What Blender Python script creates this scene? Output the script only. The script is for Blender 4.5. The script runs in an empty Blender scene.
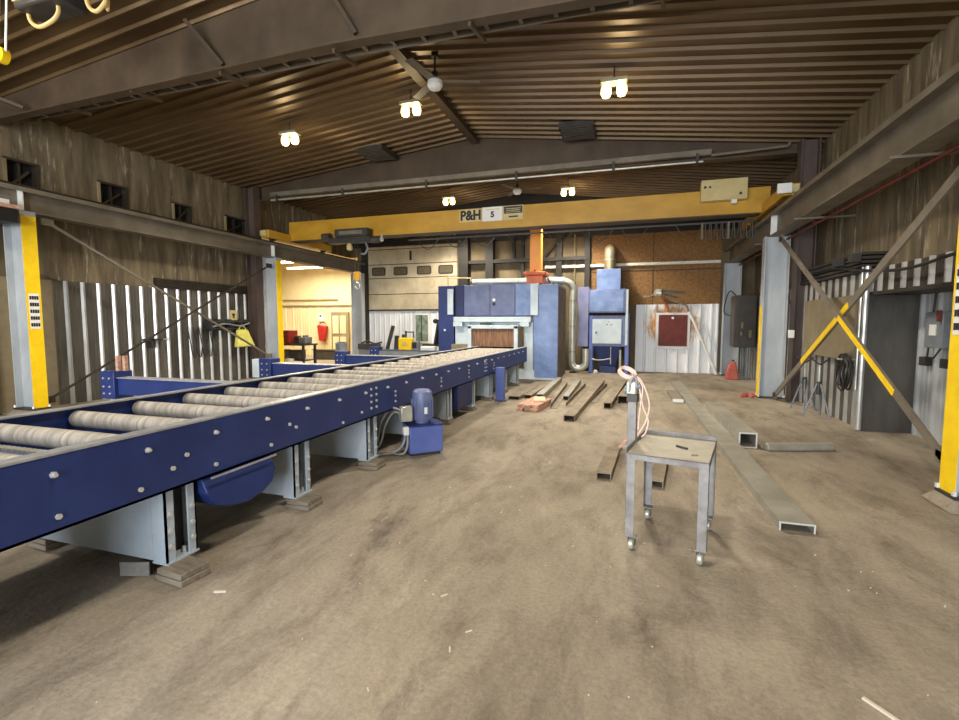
import bpy, bmesh, math, random
from mathutils import Vector, Matrix
random.seed(7)
C = bpy.context.scene.collection
sc = bpy.context.scene
PI = math.pi

# ------------------------------------------------------------------ materials
def lin(c):
    return tuple(((v/255.0)/12.92 if v/255.0 <= 0.04045 else ((v/255.0+0.055)/1.055)**2.4) for v in c) + (1,)

def mat(name, a, b=None, scale=4.0, rough=0.6, metal=0.0, bump=0.0, stretch=(1,1,1), contrast=(0.35,0.65),
        emit=None, estr=0.0, spec=0.5, detail=6.0, c3=None, c3scale=20.0, c3at=(0.6,0.72)):
    m = bpy.data.materials.new(name); m.use_nodes = True
    nt = m.node_tree; N = nt.nodes; L = nt.links
    p = N['Principled BSDF']
    p.inputs['Roughness'].default_value = rough; p.inputs['Metallic'].default_value = metal
    p.inputs['Specular IOR Level'].default_value = spec
    p.inputs['Base Color'].default_value = lin(a)
    if b is not None or bump:
        tc = N.new('ShaderNodeTexCoord'); mp = N.new('ShaderNodeMapping')
        mp.inputs['Scale'].default_value = stretch
        L.new(tc.outputs['Object'], mp.inputs['Vector'])
        nz = N.new('ShaderNodeTexNoise'); nz.inputs['Scale'].default_value = scale
        nz.inputs['Detail'].default_value = detail; nz.inputs['Roughness'].default_value = 0.62
        L.new(mp.outputs['Vector'], nz.inputs['Vector'])
    if b is not None:
        r = N.new('ShaderNodeValToRGB')
        r.color_ramp.elements[0].position = contrast[0]; r.color_ramp.elements[0].color = lin(a)
        r.color_ramp.elements[1].position = contrast[1]; r.color_ramp.elements[1].color = lin(b)
        L.new(nz.outputs['Fac'], r.inputs['Fac']); out = r.outputs['Color']
        if c3 is not None:
            n2 = N.new('ShaderNodeTexNoise'); n2.inputs['Scale'].default_value = c3scale
            n2.inputs['Detail'].default_value = 8; n2.inputs['Roughness'].default_value = 0.7
            L.new(mp.outputs['Vector'], n2.inputs['Vector'])
            r2 = N.new('ShaderNodeValToRGB')
            r2.color_ramp.elements[0].position = c3at[0]; r2.color_ramp.elements[0].color = (0,0,0,1)
            r2.color_ramp.elements[1].position = c3at[1]; r2.color_ramp.elements[1].color = (1,1,1,1)
            L.new(n2.outputs['Fac'], r2.inputs['Fac'])
            mx = N.new('ShaderNodeMix'); mx.data_type = 'RGBA'
            L.new(r2.outputs['Color'], mx.inputs[0]); L.new(out, mx.inputs[6])
            mx.inputs[7].default_value = lin(c3); out = mx.outputs[2]
        L.new(out, p.inputs['Base Color'])
    if bump:
        bp = N.new('ShaderNodeBump'); bp.inputs['Strength'].default_value = bump; bp.inputs['Distance'].default_value = 0.02
        L.new(nz.outputs['Fac'], bp.inputs['Height']); L.new(bp.outputs['Normal'], p.inputs['Normal'])
    if emit:
        p.inputs['Emission Color'].default_value = lin(emit); p.inputs['Emission Strength'].default_value = estr
    return m

M = {}
def floor_mat():
    m = bpy.data.materials.new('dirty_concrete'); m.use_nodes = True
    nt = m.node_tree; N = nt.nodes; L = nt.links; p = N['Principled BSDF']
    p.inputs['Roughness'].default_value = 0.8; p.inputs['Specular IOR Level'].default_value = 0.25
    tc = N.new('ShaderNodeTexCoord')
    def noise(scale, detail, rough=0.6, dist=0.0, st=(1,1,1)):
        mp = N.new('ShaderNodeMapping'); mp.inputs['Scale'].default_value = st
        L.new(tc.outputs['Object'], mp.inputs['Vector'])
        n = N.new('ShaderNodeTexNoise'); n.inputs['Scale'].default_value = scale; n.inputs['Detail'].default_value = detail
        n.inputs['Roughness'].default_value = rough; n.inputs['Distortion'].default_value = dist
        L.new(mp.outputs['Vector'], n.inputs['Vector']); return n
    def ramp(n, stops):
        r = N.new('ShaderNodeValToRGB'); cr = r.color_ramp
        while len(cr.elements) < len(stops): cr.elements.new(0.5)
        for e, (q, c) in zip(cr.elements, stops): e.position = q; e.color = c
        L.new(n.outputs['Fac'], r.inputs['Fac']); return r
    def mix(f, a, b, mode='MIX'):
        x = N.new('ShaderNodeMix'); x.data_type = 'RGBA'; x.blend_type = mode
        if isinstance(f, float): x.inputs[0].default_value = f
        else: L.new(f, x.inputs[0])
        for i, v in ((6, a), (7, b)):
            if isinstance(v, tuple): x.inputs[i].default_value = v
            else: L.new(v, x.inputs[i])
        return x.outputs[2]
    big = ramp(noise(0.32, 5, 0.6, 0.2, (1.3,0.7,1)), [(0.32, lin((134,123,106))), (0.5, lin((160,148,129))), (0.68, lin((178,167,150)))])
    mid = ramp(noise(1.5, 9, 0.72, 0.25, (1.5,0.6,1)), [(0.34, (0.50,0.48,0.46,1)), (0.52, (0.95,0.95,0.95,1)), (0.72, (1.2,1.18,1.14,1))])
    col = mix(0.85, big.outputs['Color'], mid.outputs['Color'], 'MULTIPLY')
    fine = ramp(noise(38, 10, 0.8), [(0.34, (0.66,0.66,0.66,1)), (0.58, (1.06,1.06,1.06,1))])
    col = mix(0.8, col, fine.outputs['Color'], 'MULTIPLY')
    oil = ramp(noise(0.9, 8, 0.74, 0.3, (1.4,0.55,1)), [(0.57, (0,0,0,1)), (0.70, (0.8,0.8,0.8,1))])
    col = mix(oil.outputs['Color'], col, lin((80,70,60)))
    dust = ramp(noise(1.2, 9, 0.76, 0.3, (1.5,0.55,1)), [(0.60, (0,0,0,1)), (0.76, (0.7,0.7,0.7,1))])
    col = mix(dust.outputs['Color'], col, lin((204,192,172)))
    spk = ramp(noise(70, 4, 0.6), [(0.70, (0,0,0,1)), (0.76, (0.8,0.8,0.8,1))])
    col = mix(spk.outputs['Color'], col, lin((60,50,42)))
    L.new(col, p.inputs['Base Color'])
    b = N.new('ShaderNodeBump'); b.inputs['Strength'].default_value = 0.5; b.inputs['Distance'].default_value = 0.02
    L.new(noise(9, 10, 0.7).outputs['Fac'], b.inputs['Height']); L.new(b.outputs['Normal'], p.inputs['Normal'])
    return m
M['floor'] = floor_mat()
M['ceiling'] = mat('brown_ceiling_steel', (88,69,45), (108,87,59), 1.2, 0.42, 0.35, stretch=(0.4,1,1))
M['insul'] = mat('stained_insulated_wall', (70,61,46), (134,120,94), 3.2, 0.75, stretch=(1,1.6,0.22), c3=(196,186,162), c3scale=5, c3at=(0.56,0.72), contrast=(0.3,0.7))
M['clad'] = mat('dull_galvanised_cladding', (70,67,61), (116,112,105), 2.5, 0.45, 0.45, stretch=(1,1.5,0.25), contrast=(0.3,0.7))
M['crest'] = mat('galvanised_crest_sheen', (176,174,168), (206,206,202), 6, 0.3, 0.55, stretch=(1,1,0.3))  # clean crest metal, with the sheen of the light painted in paler
M['whiteclad'] = mat('white_corrugated_steel', (218,222,224), (238,240,240), 3, 0.5, stretch=(1,1,0.3))
M['rustwhite'] = mat('rust_stained_white_steel', (222,224,222), (228,228,224), 3, 0.5, stretch=(1,1,0.35), c3=(176,112,42), c3scale=1.5, c3at=(0.56,0.68))
M['cream'] = mat('cream_wall_panel', (226,206,160), (240,224,184), 1.3, 0.7, stretch=(1,1,0.4))
M['sidewall'] = mat('aged_cream_panel', (122,108,82), (162,146,114), 2.2, 0.7, stretch=(1,1,0.35))
M['door'] = mat('beige_door_panel', (176,162,132), (200,188,160), 2.4, 0.55, stretch=(1,1,0.7), c3=(120,104,76), c3scale=3, c3at=(0.6,0.75))
M['osb'] = mat('strand_board', (104,72,36), (150,110,60), 14, 0.75, detail=10, contrast=(0.3,0.68))
M['steel_dark'] = mat('dark_structural_steel', (46,41,35), (64,57,48), 3, 0.55, 0.2)
M['beam'] = mat('grey_brown_painted_beam', (106,98,85), (128,119,104), 2.2, 0.55, 0.15)
M['rafter'] = mat('brown_painted_rafter', (68,55,41), (86,71,54), 1.4, 0.6, 0.1)
M['column'] = mat('pale_blue_grey_column', (162,168,172), (186,191,194), 2.2, 0.5, stretch=(1,1,0.5))
M['purple'] = mat('brown_maroon_column', (72,58,53), (94,78,70), 2, 0.6, stretch=(1,1,0.4))
M['yellow'] = mat('safety_yellow_paint', (238,196,0), (250,212,16), 5, 0.45, c3=(180,140,20), c3scale=12, c3at=(0.66,0.76))
M['crane'] = mat('crane_yellow_paint', (182,136,34), (200,154,50), 1.4, 0.42, stretch=(1,1,2))
M['blue'] = mat('conveyor_blue_paint', (28,45,100), (35,55,114), 3, 0.45, c3=(56,74,128), c3scale=16, c3at=(0.66,0.8))
M['bluedark'] = mat('navy_blue_paint', (20,32,74), (28,42,92), 3, 0.5)
M['bluemid'] = mat('medium_blue_paint', (84,100,168), (96,114,180), 3, 0.45)
M['bluehood'] = mat('grey_blue_hood_paint', (90,100,142), (116,126,160), 2.5, 0.45, c3=(150,160,190), c3scale=4, c3at=(0.62,0.8))
M['bluelight'] = mat('mottled_light_blue_paint', (94,118,168), (128,152,198), 2.4, 0.4)
M['pale'] = mat('pale_grey_blue_paint', (190,206,214), (212,224,228), 3, 0.5)
M['legpaint'] = mat('light_grey_leg_paint', (166,180,192), (186,198,208), 2.5, 0.5)
M['wear'] = mat('worn_bright_edge', (150,152,156), (184,186,188), 8, 0.35, 0.3)
M['roller'] = mat('dusty_steel_roller', (142,134,121), (190,181,166), 5, 0.68, 0.1, stretch=(4,0.6,0.6), c3=(140,124,104), c3scale=7, c3at=(0.58,0.7))
M['bolt'] = mat('zinc_bolt', (214,214,210), None, rough=0.35, metal=0.4)
M['wood'] = mat('weathered_wood', (108,98,84), (144,134,118), 8, 0.8, stretch=(0.5,3,3), bump=0.3)
M['woodpale'] = mat('pale_cut_wood', (196,172,140), (222,200,168), 8, 0.8, stretch=(0.5,3,3))
M['pinkwood'] = mat('pinkish_packaging', (164,120,98), (214,174,150), 16, 0.85, bump=0.8)
M['mill'] = mat('grey_olive_mill_steel', (140,136,122), (166,161,147), 3, 0.5, 0.2)
M['milledge'] = mat('bright_cut_steel', (196,196,188), (216,216,210), 5, 0.4, 0.3)
M['rust'] = mat('rusty_scrap_steel', (114,102,84), (148,134,112), 5, 0.65, 0.15)
M['cart'] = mat('worn_grey_cart_steel', (120,116,113), (154,150,147), 7, 0.55, 0.25, c3=(120,96,78), c3scale=9, c3at=(0.6,0.74))
M['carttop'] = mat('scuffed_cart_top', (168,161,143), (190,183,165), 5, 0.6, 0.1)
M['galv'] = mat('galvanised_duct', (178,180,168), (206,208,196), 4, 0.35, 0.5)
M['cap'] = mat('tarnished_duct_elbow', (156,144,110), (186,174,142), 4, 0.35, 0.6)
M['white'] = mat('white_paint', (226,226,222), (236,236,232), 4, 0.5)
M['black'] = mat('black_plastic', (22,22,24), None, rough=0.5)
M['rubber'] = mat('black_rubber_hose', (34,32,30), None, rough=0.6)
M['dark'] = mat('dark_grey_steel', (52,50,48), (70,68,64), 4, 0.5, 0.2)
M['cabinet'] = mat('dark_grey_cabinet', (62,56,50), (78,72,64), 3, 0.5)
M['red'] = mat('red_paint', (168,34,30), (190,46,38), 5, 0.45)
M['redfade'] = mat('faded_red_plastic', (166,76,62), (186,96,80), 5, 0.55)
M['maroon'] = mat('rusted_maroon_plate', (92,36,28), (116,50,38), 5, 0.65)
M['orange'] = mat('orange_paint', (250,158,56), (255,176,78), 3, 0.45)
M['redorange'] = mat('faded_red_orange_paint', (206,96,52), (226,120,72), 3, 0.5)
M['hose'] = mat('pink_copper_hose', (226,188,174), (238,206,194), 8, 0.5)
M['cable'] = mat('pale_grey_cable', (150,150,144), None, rough=0.55)
M['strap'] = mat('cream_flat_cable', (206,178,116), None, rough=0.6)
M['curtain'] = mat('brown_rubber_curtain', (112,76,54), (164,124,92), 12, 0.7, stretch=(3,1,0.3))
M['tan'] = mat('tan_board', (124,112,88), (142,130,104), 2.5, 0.8)
M['bag'] = mat('yellow_green_bag', (196,190,74), (222,214,112), 8, 0.6)
M['glass'] = mat('grimy_dark_glass', (40,36,28), (62,54,40), 4, 0.3)
M['doorglass'] = mat('grimy_door_glass', (84,76,58), (104,94,72), 6, 0.3)
M['greenglass'] = mat('window_daylit_glass', (96,112,92), (150,164,146), 6, 0.2)
M['void'] = mat('unlit_black_recess', (22,20,17), None, rough=0.9)  # black painted in for shade inside openings and the gap
M['boxbeige'] = mat('beige_control_enclosure', (196,178,122), (210,194,140), 4, 0.5)
M['lamp'] = mat('glowing_lamp_bulb', (255,240,190), emit=(255,218,134), estr=5)
M['tube'] = mat('glowing_fluorescent_tube', (255,250,225), emit=(255,244,210), estr=9)
M['lens'] = mat('white_sight_glass', (240,240,236), None, rough=0.3)
M['elecgrey'] = mat('grey_electrical_box', (110,116,122), (128,134,140), 4, 0.5)
M['chip'] = mat('pale_debris', (206,196,178), None, rough=0.8)
M['pipewhite'] = mat('white_pipe_paint', (214,206,186), (230,224,206), 5, 0.45)
M['dustybrown'] = mat('dusty_brown_side', (92,80,62), (126,110,86), 3, 0.7)
M['lavender'] = mat('grey_lavender_paint', (112,116,152), (132,136,170), 3, 0.45)
M['backpanel'] = mat('grimy_tan_panel', (92,80,56), (128,112,82), 2.2, 0.75, stretch=(1,1,0.35))
M['blacksteel'] = mat('blackish_steel', (30,26,22), (44,39,33), 3, 0.6, 0.1)  # near-black tone for the back wall framing and upper panel
M['yellowpipe'] = mat('yellow_gas_pipe', (168,150,104), None, rough=0.5)

# ------------------------------------------------------------------ mesh builder
class MB:
    def __init__(s): s.v = []; s.f = []
    def add(s, vs, fs):
        n = len(s.v); s.v += [Vector(v) for v in vs]; s.f += [tuple(i+n for i in f) for f in fs]; return s
    def b(s, x0, x1, y0, y1, z0, z1):
        vs = [(x,y,z) for z in (z0,z1) for y in (y0,y1) for x in (x0,x1)]
        return s.add(vs, [(0,2,3,1),(4,5,7,6),(0,1,5,4),(2,6,7,3),(0,4,6,2),(1,3,7,5)])
    def obox(s, c, d, rot):                       # centre, sizes, Matrix 3x3
        c = Vector(c)
        vs = [c + rot @ Vector((x*d[0]/2, y*d[1]/2, z*d[2]/2)) for z in (-1,1) for y in (-1,1) for x in (-1,1)]
        return s.add(vs, [(0,2,3,1),(4,5,7,6),(0,1,5,4),(2,6,7,3),(0,4,6,2),(1,3,7,5)])
    def bar(s, p0, p1, w, h, up=(0,0,1)):         # box between points; w sideways, h along up
        p0, p1 = Vector(p0), Vector(p1); d = (p1-p0); y = d.normalized()
        x = y.cross(Vector(up)).normalized(); z = x.cross(y)
        R = Matrix((x,y,z)).transposed()
        return s.obox((p0+p1)/2, (w, d.length, h), R)
    def prism(s, prof, p0, p1, up=(0,0,1)):       # profile (side, up) swept p0->p1, capped
        p0, p1 = Vector(p0), Vector(p1); y = (p1-p0).normalized()
        x = y.cross(Vector(up)).normalized(); z = x.cross(y); n = len(prof)
        vs = [p0+x*a+z*b for a,b in prof] + [p1+x*a+z*b for a,b in prof]
        fs = [(i,(i+1)%n,n+(i+1)%n,n+i) for i in range(n)] + [tuple(range(n-1,-1,-1)), tuple(range(n,2*n))]
        return s.add(vs, fs)
    def ibeam(s, p0, p1, h, w, tw=0.015, tf=0.02, up=(0,0,1)):
        a, t, q = w/2, tw/2, h/2
        return s.prism([(-a,-q),(a,-q),(a,-q+tf),(t,-q+tf),(t,q-tf),(a,q-tf),(a,q),(-a,q),(-a,q-tf),(-t,q-tf),(-t,-q+tf),(-a,-q+tf)], p0, p1, up)
    def channel(s, p0, p1, w, h, t=0.01, up=(0,0,1)):   # legs pointing down
        a = w/2
        return s.prism([(-a,0),(-a+t,0),(-a+t,h-t),(a-t,h-t),(a-t,0),(a,0),(a,h),(-a,h)], p0, p1, up)
    def rtube(s, p0, p1, w, h, t=0.012, up=(0,0,1)):    # hollow rectangular tube, base at p
        p0, p1 = Vector(p0), Vector(p1); y = (p1-p0).normalized()
        x = y.cross(Vector(up)).normalized(); z = x.cross(y); a = w/2
        o = [(-a,0),(a,0),(a,h),(-a,h)]; i = [(-a+t,t),(a-t,t),(a-t,h-t),(-a+t,h-t)]
        vs = [p+x*u+z*v for p in (p0,p1) for u,v in o+i]
        fs = []
        for k in range(4):
            l = (k+1)%4
            fs += [(k,l,8+l,8+k), (4+k,12+k,12+l,4+l), (k,4+k,4+l,l), (8+k,8+l,12+l,12+k)]
        return s.add(vs, fs)
    def cyl(s, p0, p1, r, n=16, r1=None):
        p0, p1 = Vector(p0), Vector(p1); d = (p1-p0).normalized(); r1 = r if r1 is None else r1
        a = d.orthogonal().normalized(); c = d.cross(a)
        vs = []
        for p, q in ((p0,r),(p1,r1)):
            vs += [p+(a*math.cos(2*PI*i/n)+c*math.sin(2*PI*i/n))*q for i in range(n)]
        fs = [(i,(i+1)%n,n+(i+1)%n,n+i) for i in range(n)] + [tuple(range(n-1,-1,-1)), tuple(range(n,2*n))]
        return s.add(vs, fs)
    def tube(s, pts, r, n=8, smooth=0):
        pts = [Vector(p) for p in pts]
        if smooth:                                  # catmull-rom
            q = []
            P = [pts[0]] + pts + [pts[-1]]
            for i in range(1, len(P)-2):
                for k in range(smooth):
                    t = k/smooth; a,b,c,d = P[i-1],P[i],P[i+1],P[i+2]
                    q.append(0.5*((2*b)+(c-a)*t+(2*a-5*b+4*c-d)*t*t+(3*b-a-3*c+d)*t**3))
            pts = q + [pts[-1]]
        vs, fs = [], []; m = len(pts); a = None
        for i, p in enumerate(pts):
            d = (pts[min(i+1,m-1)] - pts[max(i-1,0)]).normalized()
            if a is None: a = d.orthogonal().normalized()
            else:
                a = a - d*a.dot(d)
                a = a.normalized() if a.length > 1e-6 else d.orthogonal().normalized()
            c = d.cross(a)
            vs += [p+(a*math.cos(2*PI*k/n)+c*math.sin(2*PI*k/n))*r for k in range(n)]
        for i in range(m-1):
            fs += [(i*n+k, i*n+(k+1)%n, (i+1)*n+(k+1)%n, (i+1)*n+k) for k in range(n)]
        fs += [tuple(range(n-1,-1,-1)), tuple(range((m-1)*n, m*n))]
        return s.add(vs, fs)
    def lathe(s, c, prof, n=20, axis='z'):
        c = Vector(c); vs = []; m = len(prof)
        for r, h in prof:
            for k in range(n):
                a = 2*PI*k/n
                v = (r*math.cos(a), r*math.sin(a), h)
                if axis == 'x': v = (h, r*math.cos(a), r*math.sin(a))
                if axis == 'y': v = (r*math.cos(a), h, r*math.sin(a))
                vs.append(c+Vector(v))
        fs = [(i*n+k, i*n+(k+1)%n, (i+1)*n+(k+1)%n, (i+1)*n+k) for i in range(m-1) for k in range(n)]
        fs += [tuple(range(n-1,-1,-1)), tuple(range((m-1)*n, m*n))]
        return s.add(vs, fs)
    def build(s, name, m, parent=None, bevel=0.0, local=False):
        me = bpy.data.meshes.new(name)
        vs = s.v
        if parent is not None and not local:
            r = parent
            while r.parent: r = r.parent
            inv = r.matrix_basis.inverted()
            vs = [inv @ v for v in vs]
        me.from_pydata([tuple(v) for v in vs], [], s.f)
        bm = bmesh.new(); bm.from_mesh(me); bmesh.ops.recalc_face_normals(bm, faces=bm.faces)
        bm.to_mesh(me); bm.free()
        me.shade_smooth(); me.set_sharp_from_angle(angle=math.radians(32))
        me.materials.append(M[m] if isinstance(m, str) else m)
        o = bpy.data.objects.new(name, me); C.objects.link(o)
        if parent is not None: o.parent = parent
        if bevel:
            k = o.modifiers.new('bevel', 'BEVEL'); k.width = bevel; k.segments = 2; k.limit_method = 'ANGLE'
        return o

def thing(name, label, cat, loc=(0,0,0), rz=0, group=None):
    o = bpy.data.objects.new(name, None); C.objects.link(o); o.empty_display_size = 0.1
    o.location = loc; o.rotation_euler = (0,0,rz); o.matrix_basis = Matrix.Translation(loc) @ Matrix.Rotation(rz,4,'Z')
    o['label'] = label; o['category'] = cat
    if group: o['group'] = group
    return o
def tag(o, label, cat, group=None, kind=None):
    o['label'] = label; o['category'] = cat
    if group: o['group'] = group
    if kind: o['kind'] = kind
    return o
def single(mb, name, m, label, cat, group=None, bevel=0.0):   # a one-mesh thing with its origin at its base centre
    xs = [v.x for v in mb.v]; ys = [v.y for v in mb.v]; zs = [v.z for v in mb.v]
    c = Vector(((min(xs)+max(xs))/2, (min(ys)+max(ys))/2, min(zs)))
    mb.v = [v-c for v in mb.v]
    o = mb.build(name, m, None, bevel); o.location = c
    return tag(o, label, cat, group)
def struct(mb, name, m, parent=None):
    o = mb.build(name, m, parent); o['kind'] = 'structure'; return o
def copy_tree(o, parent=None):
    c = o.copy(); C.objects.link(c)
    if parent is not None: c.parent = parent
    for ch in [x for x in bpy.data.objects if x.parent == o]: copy_tree(ch, c)
    return c
def text_mesh(txt, name, m, size, loc, rot, parent, ext=0.004, bold=0.0, xs=1.0):
    cu = bpy.data.curves.new(name, 'FONT'); cu.body = txt; cu.size = size; cu.extrude = ext; cu.offset = bold
    cu.align_x = 'CENTER'; cu.align_y = 'CENTER'
    t = bpy.data.objects.new(name, cu); C.objects.link(t)
    bpy.context.view_layer.update()
    me = bpy.data.meshes.new_from_object(t.evaluated_get(bpy.context.evaluated_depsgraph_get()))
    bpy.data.objects.remove(t); bpy.data.curves.remove(cu)
    T = Matrix.Translation(loc) @ rot.to_4x4() @ Matrix.Diagonal((xs,1,1,1))
    r = parent
    while r and r.parent: r = r.parent
    if r: T = r.matrix_basis.inverted() @ T
    me.transform(T); me.materials.clear(); me.materials.append(M[m])
    o = bpy.data.objects.new(name, me); C.objects.link(o); o.parent = parent
    return o
FACE_S = Matrix(((1,0,0),(0,0,-1),(0,1,0)))     # text that faces -Y
FACE_E = Matrix(((0,0,1),(1,0,0),(0,1,0)))      # text that faces +X

# wall sheets --------------------------------------------------------------
def holes_sheet(mb, u0, u1, z0, z1, holes, P):      # flat wall with rectangular holes; P(u,z)->point
    us = sorted({u0,u1} | {h[0] for h in holes} | {h[1] for h in holes})
    zs = sorted({z0,z1} | {h[2] for h in holes} | {h[3] for h in holes})
    us = [u for u in us if u0-1e-6 <= u <= u1+1e-6]; zs = [z for z in zs if z0-1e-6 <= z <= z1+1e-6]
    for a, b in zip(us, us[1:]):
        for c, d in zip(zs, zs[1:]):
            mu, mz = (a+b)/2, (c+d)/2
            if any(h[0] < mu < h[1] and h[2] < mz < h[3] for h in holes): continue
            mb.add([P(a,c),P(b,c),P(b,d),P(a,d)], [(0,1,2,3)])
def corrugated(flat, crest, u0, u1, z0, z1, P, pitch=0.305, dep=0.035, holes=()):  # P(u,d,z)
    bands = [(z0, z1)]
    u = u0
    def strip(mb, a, da, b, db):
        for c, d in bands:
            cuts = [(c, d)]
            for h in holes:
                if h[0] < (a+b)/2 < h[1]:
                    cuts = [(c, max(c, h[2])), (min(d, h[3]), d)]
            for e, f in cuts:
                if f-e > 1e-4: mb.add([P(a,da,e),P(b,db,e),P(b,db,f),P(a,da,f)], [(0,1,2,3)])
    while u < u1-1e-6:
        e = min(u+pitch, u1); w = e-u
        if w < 0.12: strip(flat, u, 0, e, 0); break
        a = u+w-0.10
        m1 = u+(a-u)*0.33; m2 = u+(a-u)*0.67
        q = u
        for mm in (m1, m2):
            strip(flat, q, 0, mm-0.015, 0); strip(flat, mm-0.015, 0, mm, 0.008); strip(flat, mm, 0.008, mm+0.015, 0); q = mm+0.015
        strip(flat, q, 0, a, 0)
        strip(crest, a, 0, a+0.032, dep); strip(crest, a+0.032, dep, a+0.066, dep); strip(flat, a+0.066, dep, e, 0)  # near side shares the lit crest tone, far side the flat tone
        u = e

# ------------------------------------------------------------------ layout
XL, XR, YB, YR = -10.65, 3.55, 16.7, -7.0
XRIDGE, ZRIDGE = -3.75, 6.12
def roof(x): return ZRIDGE - (0.10 if x < XRIDGE else 0.126)*abs(x-XRIDGE)

# ------------------------------------------------------------------ floor, ceiling, walls
mb = MB(); mb.b(-20, 4.6, YR, 20.2, -0.2, 0.0)
struct(mb, 'floor', 'floor')
mb = MB(); cr = MB()
y = YR
def roof_strip(m, ya, da, yb, db):
    for xa, xb in ((XL, XRIDGE), (XRIDGE, XR+0.4)):
        m.add([(xa,ya,roof(xa)-da),(xb,ya,roof(xb)-da),(xb,yb,roof(xb)-db),(xa,yb,roof(xb if 0 else xa)-db)], [(0,1,2,3)])
while y < YB:
    roof_strip(mb, y, 0, y+0.215, 0); roof_strip(mb, y+0.215, 0, y+0.233, 0.045)
    roof_strip(mb, y+0.233, 0.045, y+0.257, 0.045); roof_strip(mb, y+0.257, 0.045, y+0.275, 0)
    y += 0.275
struct(mb, 'ceiling', 'ceiling')

# left wall: stained upper insulation with four small broken windows, cladding below, opening to the side room
WIN = [(5.80,6.25,4.02,4.50),(7.38,7.92,4.06,4.52),(9.08,9.52,4.04,4.48),(10.65,11.35,4.08,4.50)]
mb = MB()
holes_sheet(mb, YR, YB, 0, 5.6, WIN+[(11.55,16.7,0,4.15)], lambda u,z:(XL,u,z))
wl = struct(mb, 'wall_left', 'insul')
fl, cr = MB(), MB()
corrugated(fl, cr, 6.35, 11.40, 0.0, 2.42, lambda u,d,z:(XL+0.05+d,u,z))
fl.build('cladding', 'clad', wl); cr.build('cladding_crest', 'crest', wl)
mb = MB(); mb.b(XL, XL+0.07, -2, 6.35, 0, 2.42); mb.build('plywood_panel', 'tan', wl)
mb = MB()
for k in range(4): mb.b(XL+0.02, XL+0.12, 8.45, 11.40, 2.44+k*0.055, 2.48+k*0.055)
mb.build('ledge_slats', 'steel_dark', wl)
for i,(a,b,c,d) in enumerate(WIN):
    mb = MB()
    for q in ((a-0.04,a,c,d),(b,b+0.04,c,d),(a-0.04,b+0.04,c-0.04,c),(a-0.04,b+0.04,d,d+0.04)):
        mb.b(XL-0.12, XL+0.03, q[0], q[1], q[2], q[3])
    w = struct(mb, 'window_%d' % (i+1), 'steel_dark')
    mb = MB(); mb.b(XL-0.02, XL+0.035, a-0.05, a, c, d); mb.build('jamb_board', 'sidewall', w)
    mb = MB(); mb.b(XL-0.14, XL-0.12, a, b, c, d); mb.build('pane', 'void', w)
    mb = MB(); mb.b(XL-0.12, XL-0.05, (a+b)/2-0.02, (a+b)/2+0.02, c, d)
    mb.bar((XL-0.06,a+0.05,c+0.02),(XL-0.06,b-0.08,d-0.12),0.04,0.05,(1,0,0)); mb.build('broken_mullion', 'steel_dark', w)

# right wall
mb = MB()
holes_sheet(mb, YR, YB, 0, 5.6, [(6.6,8.45,0,2.05)], lambda u,z:(XR,u,z))
wr = struct(mb, 'wall_right', 'insul')
fl, cr = MB(), MB()
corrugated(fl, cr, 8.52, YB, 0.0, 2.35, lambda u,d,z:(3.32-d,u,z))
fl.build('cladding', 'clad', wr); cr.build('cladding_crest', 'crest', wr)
fl, cr = MB(), MB()
corrugated(fl, cr, 5.8, 8.5, 2.05, 2.38, lambda u,d,z:(3.32-d,u,z))
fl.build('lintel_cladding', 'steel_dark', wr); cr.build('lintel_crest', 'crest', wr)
mb = MB(); mb.b(3.28, 3.92, 8.44, 8.54, 0, 2.06); mb.build('jamb_plate', 'clad', wr)
mb = MB(); mb.b(3.30, 3.92, 6.5, 8.5, 2.0, 2.05); mb.build('lintel_soffit', 'steel_dark', wr)
fl, cr = MB(), MB()
corrugated(fl, fl, 6.4, 8.44, 0.0, 2.05, lambda u,d,z:(3.90-d,u,z), 0.4, 0.03)
M['greyclad'] = mat('grey_streaked_cladding', (140,145,148), (184,188,190), 2.5, 0.5, stretch=(1,1.5,0.25))
fl.build('recessed_panel', 'greyclad', wr)
mb = MB()
for k in range(5): mb.b(3.20, 3.56, 8.5, 11.2, 2.36+k*0.06, 2.40+k*0.06)
mb.b(3.26, 3.56, 11.2, YB, 2.34, 2.42)
mb.build('ledge_slats', 'steel_dark', wr)

# back wall
mb = MB()
holes_sheet(mb, -10.3, XR+0.1, 0, 4.15, [(-9.98,-6.15,0,5.25)], lambda u,z:(u,YB,z)); holes_sheet(mb, XL, XR+0.1, 4.15, 6.2, [(-9.98,-6.15,0,5.25)], lambda u,z:(u,YB,z))
wb = struct(mb, 'wall_back', 'backpanel')
mb = MB(); mb.b(-1.34, 2.6, YB-0.05, YB, 2.2, 4.5); mb.build('strand_board_panel', 'osb', wb)
mb = MB(); mb.b(-1.34, 2.6, YB-0.07, YB-0.05, 3.28, 3.31); mb.b(0.6, 0.62, YB-0.07, YB-0.05, 2.2, 4.5); mb.build('board_seam', 'steel_dark', wb)
fl = MB(); corrugated(fl, fl, 0.12, 2.6, 0, 2.2, lambda u,d,z:(u,YB-0.04-d,z), 0.33, 0.06)
m = mat('rust_marked_white_steel', (236,240,242), (244,246,246), 3, 0.5, stretch=(1,1,0.35))
nt = m.node_tree; N = nt.nodes; L = nt.links
tc = N.new('ShaderNodeTexCoord'); mp = N.new('ShaderNodeMapping'); mp.vector_type = 'POINT'
mp.inputs['Location'].default_value = (-1.24/1.25,-16.6,-1.55/1.1); mp.inputs['Scale'].default_value = (1/1.25,1,1/1.1)
L.new(tc.outputs['Object'], mp.inputs['Vector'])
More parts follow.
